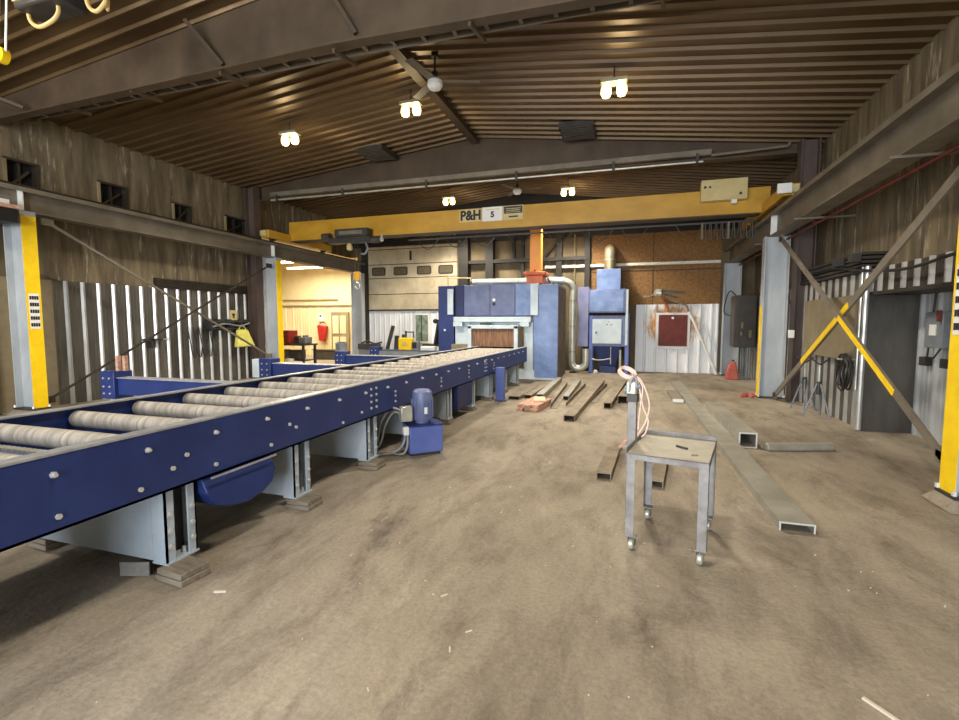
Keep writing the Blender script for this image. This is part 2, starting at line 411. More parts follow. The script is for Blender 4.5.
gr = N.new('ShaderNodeTexGradient'); gr.gradient_type = 'SPHERICAL'; L.new(mp.outputs['Vector'], gr.inputs['Vector'])
m2 = N.new('ShaderNodeMapping'); m2.inputs['Scale'].default_value = (3.2,3.2,1.0); L.new(tc.outputs['Object'], m2.inputs['Vector'])
nz = N.new('ShaderNodeTexNoise'); nz.inputs['Scale'].default_value = 4.5; nz.inputs['Detail'].default_value = 8; L.new(m2.outputs['Vector'], nz.inputs['Vector'])
ma = N.new('ShaderNodeMath'); ma.operation = 'MULTIPLY'; L.new(gr.outputs['Fac'], ma.inputs[0]); L.new(nz.outputs['Fac'], ma.inputs[1])
rp = N.new('ShaderNodeValToRGB'); rp.color_ramp.elements[0].position = 0.13; rp.color_ramp.elements[1].position = 0.30; L.new(ma.outputs[0], rp.inputs['Fac'])
mx = N.new('ShaderNodeMix'); mx.data_type = 'RGBA'; p = N['Principled BSDF']
L.new(rp.outputs['Color'], mx.inputs[0]); L.new(p.inputs['Base Color'].links[0].from_socket, mx.inputs[6]); mx.inputs[7].default_value = lin((194,138,66)); L.new(mx.outputs[2], p.inputs['Base Color'])
M['rustpanel'] = m
fl.build('white_panel', 'rustpanel', wb)
mb = MB(); mb.b(-10.7, XR, YB-0.10, YB-0.02, 4.5, 4.75); mb.build('header_beam', 'blacksteel', wb)
mb = MB(); mb.b(-10.7, XR+0.1, YB-0.03, YB-0.01, 4.75, 6.2); mb.build('upper_panel', 'blacksteel', wb)
def trim(n, m, *boxes):
    q = MB()
    for b in boxes:
        if len(b) == 6: q.b(*b)
        else: q.bar(*b)
    return struct(q, 'trim_%d' % n, m)
trim(1, 'blacksteel', (-5.98,-5.62,16.35,16.66,0,4.6))
trim(2, 'blacksteel', (-4.98,-4.70,16.40,16.66,0,4.6))
trim(3, 'blacksteel', (-2.50,-2.30,16.45,16.66,0,4.6))
trim(4, 'blacksteel', (-1.55,-1.38,16.45,16.66,0,4.6))
trim(5, 'blacksteel', (-5.62,-1.45,16.42,16.60,3.70,3.82))
trim(6, 'blacksteel', ((-3.05,16.5,3.72),(-2.2,16.5,4.6),0.07,0.07))
trim(7, 'blacksteel', (-4.05,-3.95,16.5,16.66,3.8,4.6), (-3.72,-3.62,16.5,16.66,3.0,4.6))
trim(8, 'blacksteel', (-9.97,-9.80,16.45,16.66,0,5.2))

# overhead door 1 and its windows
d1 = bpy.data.objects.new('door_1', None); C.objects.link(d1); d1['kind'] = 'structure'
fl = MB(); corrugated(fl, fl, -9.98, -6.15, 0, 2.1, lambda u,d,z:(u,YB+0.02-d,z), 0.22, 0.025)
fl.build('door_section', 'whiteclad', d1)
for k in range(5):
    zz = (2.1,2.70,3.31,3.83,4.40,5.2); z0 = zz[k]; zm = (zz[k]+zz[k+1])/2-(0.12 if k == 4 else 0); mb = MB(); mb.b(-9.98,-6.15,YB-0.03,YB+0.03,z0+0.012,zz[k+1]-0.012)
    s = mb.build('door_section', 'door', d1, 0.008)
    if k in (2,4):
        for x in (-9.35,-8.42,-7.45,-6.58):
            f = MB(); f.prism([(-0.29,-0.12),(-0.24,-0.16),(0.24,-0.16),(0.29,-0.12),(0.29,0.12),(0.24,0.16),(-0.24,0.16),(-0.29,0.12)],(x,YB-0.03,zm),(x,YB-0.05,zm))
            f.build('window_frame', 'dark', s)
            f = MB(); f.prism([(-0.24,-0.11),(-0.20,-0.12),(0.20,-0.12),(0.24,-0.11),(0.24,0.11),(0.20,0.12),(-0.20,0.12),(-0.24,0.11)],(x,YB-0.05,zm),(x,YB-0.056,zm))
            f.build('pane', 'doorglass', s)
    if k == 3:
        text_mesh('1', 'door_number', 'black', 0.46, (-8.0,YB-0.036,zm), FACE_S, s, 0.004, 0.02)
mb = MB(); mb.b(-10.0,-6.1,YB+0.04,YB+0.06,0,5.3); mb.build('gap_light_block', 'dark', d1)  # added sheet that keeps outside light out of the section gaps
mb = MB(); mb.b(-10.0,-6.1,YB-0.05,YB+0.02,2.06,2.12); mb.build('door_seal', 'dark', d1)
mb = MB(); mb.b(-7.86,-7.24,YB-0.06,YB-0.01,0.85,1.96); w5 = struct(mb, 'window_5', 'white')
mb = MB(); mb.b(-7.80,-7.30,YB-0.07,YB-0.06,0.92,1.90); mb.build('pane', 'greenglass', w5)
mb = MB(); mb.b(-7.57,-7.54,YB-0.08,YB-0.07,0.92,1.90); mb.build('mullion', 'dark', w5)

# side room beyond the left opening
mb = MB(); holes_sheet(mb, -20, -10.0, 0, 4.7, [], lambda u,z:(u,20.0,z)); ws = struct(mb, 'wall_side_room_back', 'cream')
fl = MB(); corrugated(fl, fl, -20, -10.2, 0, 2.4, lambda u,d,z:(u,19.98-d,z), 0.45, 0.03); fl.build('cladding', 'cream', ws)
mb = MB(); mb.b(-20,-10.2,19.9,19.96,2.40,2.46); mb.b(-20,-13.4,19.9,19.95,2.70,2.74); mb.build('conduit', 'tan', ws)
mb = MB(); mb.b(-20.1,-20.0,10.4,20,0,4.7); struct(mb, 'wall_side_room_left', 'cream')
mb = MB(); mb.b(-20,-10.70,10.3,10.4,0,4.7); struct(mb, 'wall_side_room_front', 'cream')
mb = MB(); mb.b(-10.3,-10.22,16.72,20,0,4.7); struct(mb, 'wall_side_room_right', 'cream')
mb = MB(); mb.b(-20.1,-10.70,10.3,20.1,4.7,4.8); mb.b(-10.70,-10.2,16.72,20.1,4.7,4.8); struct(mb, 'ceiling_side_room', 'cream')
mb = MB(); mb.b(-13.75,-12.80,19.86,19.95,0,2.12); d2 = struct(mb, 'door_2', 'sidewall')
mb = MB()
for a,b in ((0.15,0.95),(1.1,1.95)):
    for x in (-13.66,-13.26): mb.b(x,x+0.32,19.84,19.87,a,b)
mb.build('door_panel', 'cream', d2)

# rear wall with the open bay door behind the camera
mb = MB(); holes_sheet(mb, XL, XR+0.1, 0, 6.2, [(-8.5,2.2,0,4.6)], lambda u,z:(u,YR,z)); struct(mb, 'wall_rear', 'insul')

# ------------------------------------------------------------------ steel frame
def column(y, xin, sgn, label, yel, base, plate_text=False):
    # xin: inner (bay side) face; sgn +1 for the right row (body extends to +X)
    x0, x1 = xin, xin+sgn*0.46; cx = (x0+x1)/2
    t = thing('steel_column', label, 'column', (cx, y, 0))
    mb = MB(); mb.ibeam((cx,y,base),(cx,y,3.48 if sgn < 0 else 3.39),0.46,0.22,0.012,0.022,up=(1,0,0)); mb.build('shaft', 'column', t)
    mb = MB(); a, b = 0.33, 0.24; zt = base-0.03
    mb.add([(cx-a,y-b,0),(cx+a,y-b,0),(cx+a,y+b,0),(cx-a,y+b,0),(cx-0.26,y-0.15,zt),(cx+0.26,y-0.15,zt),(cx+0.26,y+0.15,zt),(cx-0.26,y+0.15,zt)],[(3,2,1,0),(4,5,6,7),(0,1,5,4),(1,2,6,5),(2,3,7,6),(3,0,4,7)])
    mb.build('footing', 'floor', t, 0.03)
    mb = MB(); mb.b(cx-0.25,cx+0.25,y-0.14,y+0.14,base-0.03,base); bp = mb.build('base_plate', 'dark', t)
    mb = MB()
    for sx in (-0.24,0.24):
        for sy in (-0.12,0.12): mb.cyl((cx+sx,y+sy,base),(cx+sx,y+sy,base+0.04),0.02,6)
    mb.build('anchor_bolt_set', 'bolt', bp)
    if yel:
        a, b = sorted((x0, x0-sgn*0.004)); mb = MB(); mb.b(a,b,y-0.11,y+0.11,base+0.0,yel)
        f = mb.build('painted_face', 'yellow', t); f['label'] = 'safety yellow face'
        if plate_text:
            a, b = sorted((x0-sgn*0.004, x0-sgn*0.008)); mb = MB(); mb.b(a,b,y-0.075,y+0.075,1.50,2.10); pl = mb.build('notice_label', 'white', f)
            mb = MB(); a, b = sorted((x0-sgn*0.008, x0-sgn*0.011))
            for k in range(5):
                for q in range(4): mb.b(a,b,y-0.065+q*0.034,y-0.038+q*0.034,1.54+k*0.115,1.60+k*0.115)
            mb.build('notice_lettering', 'black', pl)
    return t
column(5.58,-9.77,-1,'blue-grey steel column with a yellow face at the far left edge',3.40,0.13,True)
column(11.60,-9.75,-1,'blue-grey steel column with a yellow face left of the lit side room',3.40,0.13)
column(16.15,-9.74,-1,'blue-grey steel column between the lit side room and the overhead door',0,0.05)
column(5.14,2.66,1,'steel column with a bright yellow face at the right edge of the photo',3.40,0.13,True)
column(11.55,2.60,1,'wide pale blue-grey column at the far end of the yellow cross bracing',1.95,0.04)
column(16.20,2.62,1,'pale blue-grey column in the back right corner behind the dark cabinet',0,0.04)

for x, yy, lab in ((-10.34,11.32,'brown maroon wall post behind the yellow edged column by the side room'),
                   (-10.6,5.2,'brown maroon wall post behind the column at the far left edge'),
                   (3.25,11.25,'brown maroon wall post behind the cross bracing, beside the tan board')):
    mb = MB(); mb.ibeam((x,yy,0),(x,yy,roof(x)-0.05),0.32,0.26,0.012,0.02,up=(1,0,0))
    single(mb, 'frame_post', 'purple', lab, 'post')

def runway(x, z0, z1, y0, y1, label, splices, sgn):
    t = thing('crane_runway_beam', label, 'beam', (x, (y0+y1)/2, z0))
    mb = MB(); mb.ibeam((x,y0,(z0+z1)/2),(x,y1,(z0+z1)/2),z1-z0,0.28,0.014,0.022); mb.build('girder', 'beam', t)
    mb = MB(); mb.channel((x,y0,z1-0.06),(x,y1,z1-0.06),0.34,0.075,0.012); mb.build('cap_channel', 'beam', t)
    mb = MB(); mb.prism([(-0.035,0),(0.035,0),(0.012,0.015),(0.012,0.045),(0.025,0.05),(0.025,0.07),(-0.025,0.07),(-0.025,0.05),(-0.012,0.045),(-0.012,0.015)],(x,y0,z1+0.015),(x,y1,z1+0.015)); mb.build('rail', 'steel_dark', t)
    for y in splices:
        mb = MB(); mb.b(x-0.12,x+0.12,y-0.012,y+0.012,z0+0.02,z1-0.02); mb.build('stiffener_plate', 'white', t)
    return t
runway(-9.99,3.48,3.87,-6.5,16.6,'long grey crane runway beam carried along the left wall columns',(5.58,11.6),1)
rw = runway(2.83,3.39,3.85,-6.5,16.6,'long grey crane runway beam carried along the right wall columns',(5.14,11.55),-1)
for y in (6.4,9.6,12.4): mb = MB(); mb.b(2.6,3.5,y,y+0.03,3.36,3.39); mb.build('tie_bracket','beam',rw)
mb = MB(); mb.tube([(3.02,-6,3.33),(3.02,16.5,3.33)],0.022,8); mb.b(3.0,3.04,5.0,5.03,3.33,3.43); mb.b(3.0,3.04,10,10.03,3.33,3.43)
single(mb,'conductor_rail','maroon','thin reddish conductor rail running under the right crane runway beam','rail')

def rafter(y, zl, zc, zr, label, w):
    t = thing('roof_rafter', label, 'rafter', (XRIDGE, y, zc))
    mb = MB()
    for xa, za, xb, zb in ((XL,zl,XRIDGE,zc),(XRIDGE,zc,XR,zr)):
        mb.add([(xa,y-0.012,za),(xb,y-0.012,zb),(xb,y-0.012,roof(xb)),(xa,y-0.012,roof(xa)),
                (xa,y+0.012,za),(xb,y+0.012,zb),(xb,y+0.012,roof(xb)),(xa,y+0.012,roof(xa))],[(0,1,2,3),(7,6,5,4),(0,4,5,1),(3,2,6,7)])
    mb.build('web', 'rafter', t)
    mb = MB()
    for xa, za, xb, zb in ((XL,zl,XRIDGE,zc),(XRIDGE,zc,XR,zr)): mb.bar((xa,y,za),(xb,y,zb),w,0.025)
    mb.build('bottom_flange', 'rafter', t)
    return t
r1 = rafter(5.65,5.06,5.18,5.02,'near brown steel roof rafter crossing the upper left of the photo',0.16)
rafter(11.55,5.08,5.16,5.02,'far brown steel roof rafter above the yellow bridge crane',0.24)
for x in (-10.2,-8.9,-7.3,-5.6,-3.75,-1.9,0.2):
    mb = MB(); mb.bar((x,5.60,5.10),(x+0.06,6.06,5.13),0.04,0.05); mb.build('clip_angle', 'rafter', r1)
# cable ladder on the rafter
t = thing('cable_ladder', 'cable ladder with rungs fixed along the near roof rafter', 'cable tray', (XRIDGE,6.0,5.2))
for y in (5.78,5.98):
    mb = MB(); mb.bar((-10.4,y,5.20),(XRIDGE,y,5.25),0.025,0.08); mb.bar((XRIDGE,y,5.25),(1.2,y,5.20),0.025,0.08); mb.build('side_rail', 'beam', t)
x = -10.2
while x < 1.1:
    mb = MB(); z = 5.25-abs(x-XRIDGE)*0.0085; mb.b(x,x+0.05,5.79,5.97,z-0.03,z); mb.build('rung', 'beam', t); x += 0.42
for p0, p1, lab in (((-6.02,5.45,5.80),(-5.54,5.60,5.2),'diagonal brace rod below the roof at the upper left, crossing the near rafter'),
                    ((-3.85,5.45,5.98),(-3.42,5.60,5.25),'thin brace rod on the near rafter close to the ceiling fan'),
                    ((-10.2,4.7,5.38),(-9.55,5.50,5.1),'short brace rod at the left end of the near rafter')):
    mb = MB(); mb.bar(p0,p1,0.05,0.05); single(mb,'brace_rod','rafter',lab,'brace')
mb = MB(); mb.b(XRIDGE-0.09,XRIDGE+0.09,5.7,11.5,5.96,6.08); single(mb,'ridge_purlin','rafter','straight purlin running along the ridge of the ceiling','purlin')
# pipe under the far rafter
t = thing('ceiling_pipe', 'pale pipe with clamps hung along the far roof rafter', 'pipe', (-4,11.3,5.0))
mb = MB(); mb.cyl((-9.7,11.32,5.02),(1.35,11.32,4.99),0.024,12); mb.build('pipe', 'galv', t)
mb = MB(); mb.b(-9.7,1.5,11.28,11.38,5.11,5.22); mb.build('support_channel', 'beam', t)
for x in (-9.5,-7.4,-5.0,-2.7,-0.5,1.2):
    mb = MB(); mb.b(x,x+0.06,11.27,11.40,4.95,5.15); mb.build('clamp', 'dark', t)
mb = MB(); mb.cyl((1.5,11.32,5.10),(2.9,11.32,5.14),0.03,10); mb.tube([(2.9,11.32,5.14),(2.93,11.32,5.2)],0.03,8); mb.build('elbow', 'beam', t)

# lamps -------------------------------------------------------------------
def spot(name, loc, energy, color, size=132, blend=0.35, r=0.25):
    l = bpy.data.lights.new(name,'SPOT'); l.energy = energy; l.color = color; l.spot_size = math.radians(size); l.spot_blend = blend; l.shadow_soft_size = r
    o = bpy.data.objects.new(name,l); C.objects.link(o); o.location = loc; return o
def area(name, loc, rot, sx, sy, energy, color):
    l = bpy.data.lights.new(name,'AREA'); l.shape = 'RECTANGLE'; l.size = sx; l.size_y = sy; l.energy = energy; l.color = color
    o = bpy.data.objects.new(name,l); C.objects.link(o); o.location = loc; o.rotation_euler = rot; return o
WARM = (1.0,0.91,0.77)
LAMPS = [(-6.89,8.66,5.41,'leftmost glowing twin bay lamp on the ceiling, left of the fan'),
         (-4.13,8.69,5.66,'glowing twin bay lamp just below and left of the near ceiling fan'),
         (-0.36,8.21,5.29,'rightmost glowing twin bay lamp on the ceiling'),
         (-5.64,14.59,5.45,'small far twin bay lamp above the P&H sign, left of the far fan'),
         (-1.88,14.51,5.42,'small far twin bay lamp above the crane beam, right of the far fan')]
for x,y,z,lab in LAMPS:
    t = thing('bay_lamp', lab, 'lamp', (x,y,z), 0, 'twin bay lamps under the roof')
    mb = MB(); mb.cyl((x,y,z+0.14),(x,y,roof(x)-0.03),0.012,8); mb.build('stem','dark',t)
    mb = MB(); mb.b(x-0.2,x+0.2,y-0.1,y+0.1,z+0.10,z+0.15); mb.build('housing','galv',t)
    for s in (-0.12,0.12):
        mb = MB(); mb.lathe((x+s,y,z),[(0.03,0.10),(0.05,0.09),(0.078,0.04),(0.082,-0.04),(0.06,-0.09),(0.02,-0.105)],14); mb.build('bulb','lamp',t)
    pl = bpy.data.lights.new('ceiling_glow_fill','POINT'); pl.energy = 16; pl.color = (1,0.82,0.5); pl.shadow_soft_size = 0.12
    po = bpy.data.objects.new('ceiling_glow_fill',pl); C.objects.link(po); po.location = (x,y,z-0.2)
    spot('bay_lamp_light',(x,y,z-0.16),540 if y < 10 else 820,WARM)
for x in (-7.4,-0.6):  # unseen near row without fixtures; extra glow added to brighten the ceiling
    spot('bay_lamp_light',(x,2.2,5.3),260,WARM)
    pl = bpy.data.lights.new('ceiling_glow_fill','POINT'); pl.energy = 170 if x < -4 else 90; pl.color = WARM; pl.shadow_soft_size = 0.2
    po = bpy.data.objects.new('ceiling_glow_fill',pl); C.objects.link(po); po.location = (x,2.2,5.2)
# fluorescent fixtures in the side room
for i,(x0,x1,y,lab) in enumerate(((-13.2,-12.4,15.7,'nearer glowing fluorescent light under the side room ceiling'),(-14.9,-12.3,18.3,'farther and longer glowing fluorescent light under the side room ceiling'))):
    t = thing('fluorescent_light', lab, 'light', ((x0+x1)/2,y,4.0),0,'side room ceiling lights'); dz = -0.10 if i == 0 else 0.0
    mb = MB(); mb.b(x0,x1,y-0.1,y+0.1,4.08+dz,4.14+dz); mb.build('housing','white',t)
    for s in (-0.06,0.06):
        mb = MB(); mb.cyl((x0+0.05,y+s,4.05+dz),(x1-0.05,y+s,4.05+dz),0.03,10); mb.build('tube','tube',t)
    mb = MB()
    for x in (x0+0.2,x1-0.2): mb.cyl((x,y,4.14+dz),(x,y,4.7),0.008,6)
    mb.build('hanger','dark',t)
    area('fluorescent_glow',((x0+x1)/2,y,3.98+dz),(0,0,0),x1-x0,0.3,130,(1,0.92,0.74))
area('side_room_lamp',(-15.5,16,3.98),(0,0,0),2.5,0.3,100,(1,0.92,0.74))

# ceiling fans and vents
def fan(x,y,z,rot,label):
    t = thing('ceiling_fan', label, 'fan', (x,y,z), 0, 'ceiling fans')
    mb = MB(); mb.cyl((x,y,z+0.1),(x,y,roof(x)),0.018,8); mb.cyl((x,y,z+0.08),(x,y,z+0.2),0.05,10); mb.cyl((x,y,roof(x)-0.1),(x,y,roof(x)),0.06,10); mb.build('downrod','steel_dark',t)
    mb = MB(); mb.lathe((x,y,z),[(0.02,-0.09),(0.09,-0.07),(0.125,-0.02),(0.125,0.05),(0.07,0.10)],18); mb.build('motor_hub','white',t)
    for k in range(3):
        a = rot+k*2*PI/3; R = Matrix.Rotation(a,3,'Z') @ Matrix.Rotation(0.16,3,'X')
        mb = MB(); mb.obox(Vector((x,y,z+0.06))+R@Vector((0.43,0,0)),(0.62,0.13,0.008),R); mb.build('blade','beam',t)
fan(-3.19,7.64,5.52,0.35,'near ceiling fan with a white round hub beside the ridge')
fan(-3.35,14.3,5.5,0.1,'small far ceiling fan beyond the rafter, between the two far lamps')
for x,y,lab in ((-6.15,10.95,'dark square ceiling vent left of the ridge'),(-1.2,10.8,'dark square ceiling vent right of the ridge')):
    t = thing('ceiling_vent', lab, 'vent', (x,y,roof(x)-0.14),0,'ceiling vents')
    mb = MB(); z = roof(x); mb.b(x-0.36,x+0.36,y-0.4,y+0.4,z-0.13,z-0.02); mb.build('frame','dark',t)
    mb = MB()
    for k in range(7): mb.b(x-0.33,x+0.33,y-0.36+k*0.11,y-0.31+k*0.11,z-0.145,z-0.13)
    mb.build('louvres','cabinet',t)

# ------------------------------------------------------------------ bridge crane
t = thing('bridge_crane', 'yellow bridge crane beam spanning the hall below the far roof', 'crane', (-3.7,12.3,3.98))
mb = MB(); mb.b(-9.92,2.86,12.14,12.46,4.06,4.62); g = mb.build('girder','crane',t,0.01)
mb = MB(); mb.b(-9.9,2.84,12.125,12.475,4.035,4.06); mb.build('bottom_flange','rafter',g)
for x in (-9.99,2.83):
    mb = MB(); mb.b(x-0.14,x+0.14,11.2 if x < 0 else 10.5,14.2,4.02,4.24); e = mb.build('end_truck','crane',t,0.01)
    for y in (11.5,13.9):
        mb = MB(); mb.cyl((x-0.06,y,4.06),(x+0.06,y,4.06),0.10,18); mb.build('wheel','dark',e)
    mb = MB(); yb = 11.2 if x < 0 else 10.5; mb.b(x-0.1,x+0.1,yb-0.08,yb,4.06,4.2); mb.build('bumper','boxbeige',e)
mb = MB(); mb.b(2.56,2.80,10.38,10.42,4.04,4.22); p = mb.build('reflective_plate','white',t); p['label'] = 'bright white plate'
mb = MB(); mb.b(1.42,2.36,11.92,12.14,4.34,4.80); p = mb.build('control_box','boxbeige',t,0.01); p['label'] = 'beige metal control box'
mb = MB(); mb.cyl((1.5,11.91,4.64),(1.5,11.93,4.64),0.03,10); mb.cyl((1.6,11.91,4.64),(1.6,11.93,4.64),0.025,10); mb.cyl((2.22,11.91,4.46),(2.22,11.93,4.46),0.03,10); mb.build('button','dark',p)
mb = MB(); mb.b(2.05,2.16,11.95,12.05,4.26,4.34); mb.build('cable_gland','white',p)
y = 12.135
mb = MB(); mb.b(-4.45,-3.84,y-0.01,y,4.27,4.60); p = mb.build('sign_plate','boxbeige',t)
text_mesh('P&H','sign_lettering','black',0.34,(-4.14,y-0.012,4.43),FACE_S,p,0.003,0.015,0.92)
mb = MB(); mb.b(-3.82,-3.27,y-0.01,y,4.26,4.62); p = mb.build('capacity_plate','white',t)
text_mesh('5','capacity_number','black',0.2,(-3.54,y-0.012,4.42),FACE_S,p,0.003,0.01)
mb = MB(); mb.b(-3.72,-3.36,y-0.013,y-0.01,4.545,4.565); mb.build('plate_line','boxbeige',p)
mb = MB(); mb.b(-3.25,-2.72,y-0.01,y,4.26,4.62); p = mb.build('maker_plate','boxbeige',t)
mb = MB(); mb.b(-3.23,-2.74,y-0.013,y-0.01,4.42,4.60); q = mb.build('maker_plate_band','dark',p)
mb = MB(); mb.b(-3.18,-2.79,y-0.016,y-0.013,4.535,4.55); mb.b(-3.16,-2.81,y-0.016,y-0.013,4.49,4.505); mb.b(-3.18,-2.79,y-0.016,y-0.013,4.45,4.46); mb.build('maker_plate_lines','boxbeige',q)
mb = MB(); mb.b(-3.10,-2.86,y-0.013,y-0.01,4.32,4.36); mb.build('maker_plate_text','dark',p)
t.location.y += 0.165; t.matrix_basis = Matrix.Translation(t.location)
# hoist
t = thing('hoist_trolley', 'dark hoist trolley riding under the left end of the yellow crane beam', 'hoist', (-7.7,12.1,2.5))
mb = MB(); mb.b(-8.35,-7.0,11.82,12.07,3.86,4.02); mb.b(-8.1,-7.05,11.78,12.07,4.02,4.24); fr = mb.build('frame','dark',t,0.01)
mb = MB(); mb.cyl((-8.35,11.95,4.08),(-8.6,11.95,4.08),0.10,16); mb.build('motor','cabinet',t)
mb = MB(); mb.cyl((-7.0,11.95,3.92),(-6.7,11.95,3.92),0.09,16); mb.build('gearbox','cabinet',t)
mb = MB(); mb.b(-7.95,-7.2,11.77,11.79,4.08,4.18); mb.build('cover_plate','beam',fr)
mb = MB(); mb.lathe((-7.72,11.95,3.74),[(0.02,-0.09),(0.08,-0.06),(0.09,0.03),(0.05,0.12)],14); mb.build('limit_weight','boxbeige',t)
mb = MB(); mb.lathe((-6.66,11.9,3.95),[(0.02,-0.10),(0.06,-0.06),(0.02,0.10)],12); mb.build('bumper_light','bolt',t)
mb = MB()
for dx in (-0.05,0.05): mb.cyl((-7.5+dx,11.95,2.95),(-7.5+dx,11.95,3.9),0.012,6)
mb.build('chain','dark',t)
mb = MB(); mb.obox((-7.5,11.95,2.93),(0.18,0.12,0.26),Matrix.Identity(3)); hb = mb.build('hook_block','crane',t,0.03)
mb = MB(); mb.tube([(-7.5,11.95,2.81),(-7.5,11.95,2.75),(-7.43,11.95,2.69),(-7.44,11.95,2.60),(-7.52,11.95,2.58),(-7.57,11.95,2.64)],0.022,8,4); mb.build('hook','galv',hb)
mb = MB(); mb.tube([(-7.2,11.95,3.86),(-7.14,11.95,3.70),(-7.22,11.95,3.55),(-7.35,11.95,3.56)],0.03,8,4); mb.build('chain_bag','elecgrey',t)
t.location.y += 0.165; t.matrix_basis = Matrix.Translation(t.location)
# festoon cable
t = thing('hanging_cable', 'looped festoon cable hanging under the yellow crane beam', 'cable', (-2,12.80,3.3))
mb = MB(); mb.b(-6.2,2.7,12.78,12.82,3.96,4.0); mb.build('track','dark',t)
x = -5.9
while x < 1.2:
    w = 0.62
    mb = MB(); mb.tube([(x,12.80,3.97),(x+0.12,12.80,3.80),(x+w/2,12.80,3.68+0.05*random.random()),(x+w-0.12,12.80,3.80),(x+w,12.80,3.97)],0.012,6,5); mb.build('cable_loop','dark',t); x += w+0.15+0.6*random.random()
x = 1.62
while x < 2.7:
    mb = MB(); mb.tube([(x,12.80,3.97),(x+0.02,12.80,3.66),(x+0.05,12.80,3.60),(x+0.08,12.80,3.66),(x+0.1,12.80,3.97)],0.013,6,4); mb.build('cable_loop','dark',t); x += 0.125
for x in (1.55,2.12):
    mb = MB(); mb.b(x-0.02,x+0.02,12.76,12.84,3.6,3.98); mb.build('cable_trolley','beam',t)

# hanging gear top left corner
t = thing('monorail_hoist', 'dark hanging hoist body at the top left corner of the photo', 'hoist', (-6.4,4.0,4.95))
mb = MB(); mb.b(-6.75,-6.08,3.85,4.2,5.14,5.46); bd = mb.build('body','dark',t,0.03)
mb = MB(); mb.cyl((-6.6,4.0,5.45),(-6.6,4.0,roof(-6.6)-0.02),0.03,8); mb.cyl((-6.2,4.0,5.45),(-6.2,4.0,roof(-6.2)),0.03,8); mb.build('hanger','dark',t)
mb = MB(); mb.tube([(-6.72,3.98,5.2),(-6.66,3.97,5.05),(-6.5,3.96,4.96),(-6.3,3.97,5.0),(-6.22,3.98,5.08),(-6.22,3.98,5.18)],0.022,8,5); p = mb.build('cable_loop','strap',t)
mb = MB(); mb.b(-6.72,-6.1,3.83,3.85,5.2,5.3); mb.build('trim_plate','boxbeige',bd)
t = thing('hanging_cable', 'cream flat cable loops hanging at the top edge right of the dark hoist', 'cable', (-5.6,4.0,4.95))
mb = MB(); mb.tube([(-5.85,4.0,5.7),(-5.80,4.0,5.15),(-5.68,4.0,5.0),(-5.55,4.0,5.04),(-5.5,4.0,5.15),(-5.48,4.0,5.7)],0.022,8,5); mb.build('cable_loop','strap',t)
mb = MB(); mb.tube([(-5.62,4.05,5.7),(-5.58,4.05,5.2),(-5.56,4.05,5.02),(-5.54,4.05,5.2),(-5.52,4.05,5.7)],0.018,8,5); mb.build('cable_loop','strap',t)
mb = MB(); mb.b(-5.95,-5.4,3.95,4.1,5.68,5.76); mb.cyl((-5.7,4.02,5.74),(-5.7,4.02,roof(-5.7)-0.07),0.02,8); mb.build('clamp','dark',t)
t = thing('hanging_pulley', 'yellow pulley block hanging on white ropes at the top left corner', 'pulley', (-7.25,4.0,4.7))
mb = MB(); mb.lathe((-7.26,4.0,4.79),[(0.03,-0.05),(0.09,-0.04),(0.09,0.04),(0.03,0.05)],18,'y'); mb.build('sheave','yellow',t)
mb = MB()
for x in (-7.33,-7.19): mb.cyl((x,4.0,4.80),(x+0.13,4.0,roof(x+0.13)-0.07),0.012,8)
mb.build('rope','white',t)

# ------------------------------------------------------------------ roller conveyor
cv = thing('roller_conveyor', 'long blue roller conveyor running from the lower left to the blast machine', 'conveyor', (-3.45,6.8,0))
Y0, Y1 = 0.3, 12.78
mb = MB(); mb.b(-2.715,-2.70,Y0,Y1,0.565,0.95); mb.b(-2.79,-2.70,Y0,Y1,0.565,0.58); near = mb.build('side_rail','blue',cv)
mb = MB(); mb.b(-2.79,-2.695,Y0,Y1,0.95,0.962); p = mb.build('wear_strip','wear',near); p['label'] = 'bright worn top edge'
mb = MB(); mb.b(-4.10,-4.085,Y0,Y1,0.565,0.95); mb.b(-4.10,-4.01,Y0,Y1,0.565,0.58); far = mb.build('side_rail','blue',cv)
mb = MB(); mb.b(-4.105,-4.03,Y0,Y1,0.95,0.962); p = mb.build('wear_strip','wear',far); p['label'] = 'bright worn top edge'
mb = MB(); mb.b(-4.08,-2.72,Y0,Y1,0.60,0.615); mb.build('bed_pan','bluedark',cv)
me_roll = None; me_bolt = None; me_b2 = None
def dup(src, name, loc, parent):
    o = bpy.data.objects.new(name, src); C.objects.link(o); o.parent = parent; o.location = loc; return o
inv = cv.matrix_basis.inverted()
mb = MB(); mb.lathe((0,0,0),[(0.02,-0.685),(0.02,-0.65),(0.058,-0.65),(0.062,-0.64),(0.062,0.64),(0.058,0.65),(0.02,0.65),(0.02,0.685)],20,'x')
ro = mb.build('roller','roller',None); me_roll = ro.data; bpy.data.objects.remove(ro)
mb = MB(); mb.cyl((0,0,0),(0.010,0,0),0.017,6); mb.cyl((0.010,0,0),(0.026,0,0),0.010,8)
bo = mb.build('bolt','bolt',None); me_bolt = bo.data; bpy.data.objects.remove(bo)
mb = MB(); mb.cyl((0,0,0),(0.012,0,0),0.015,6)
bo = mb.build('bolt','bolt',None); me_b2 = bo.data; bpy.data.objects.remove(bo)
for k in range(-2,25):
    y = 1.57+0.485*k
    if y > Y1-0.1: break
    dup(me_roll,'roller',inv @ Vector((-3.40,y,0.868)),cv)
    if y > 1.3 : dup(me_bolt,'axle_bolt',inv @ Vector((-2.70,y,0.855)),near)
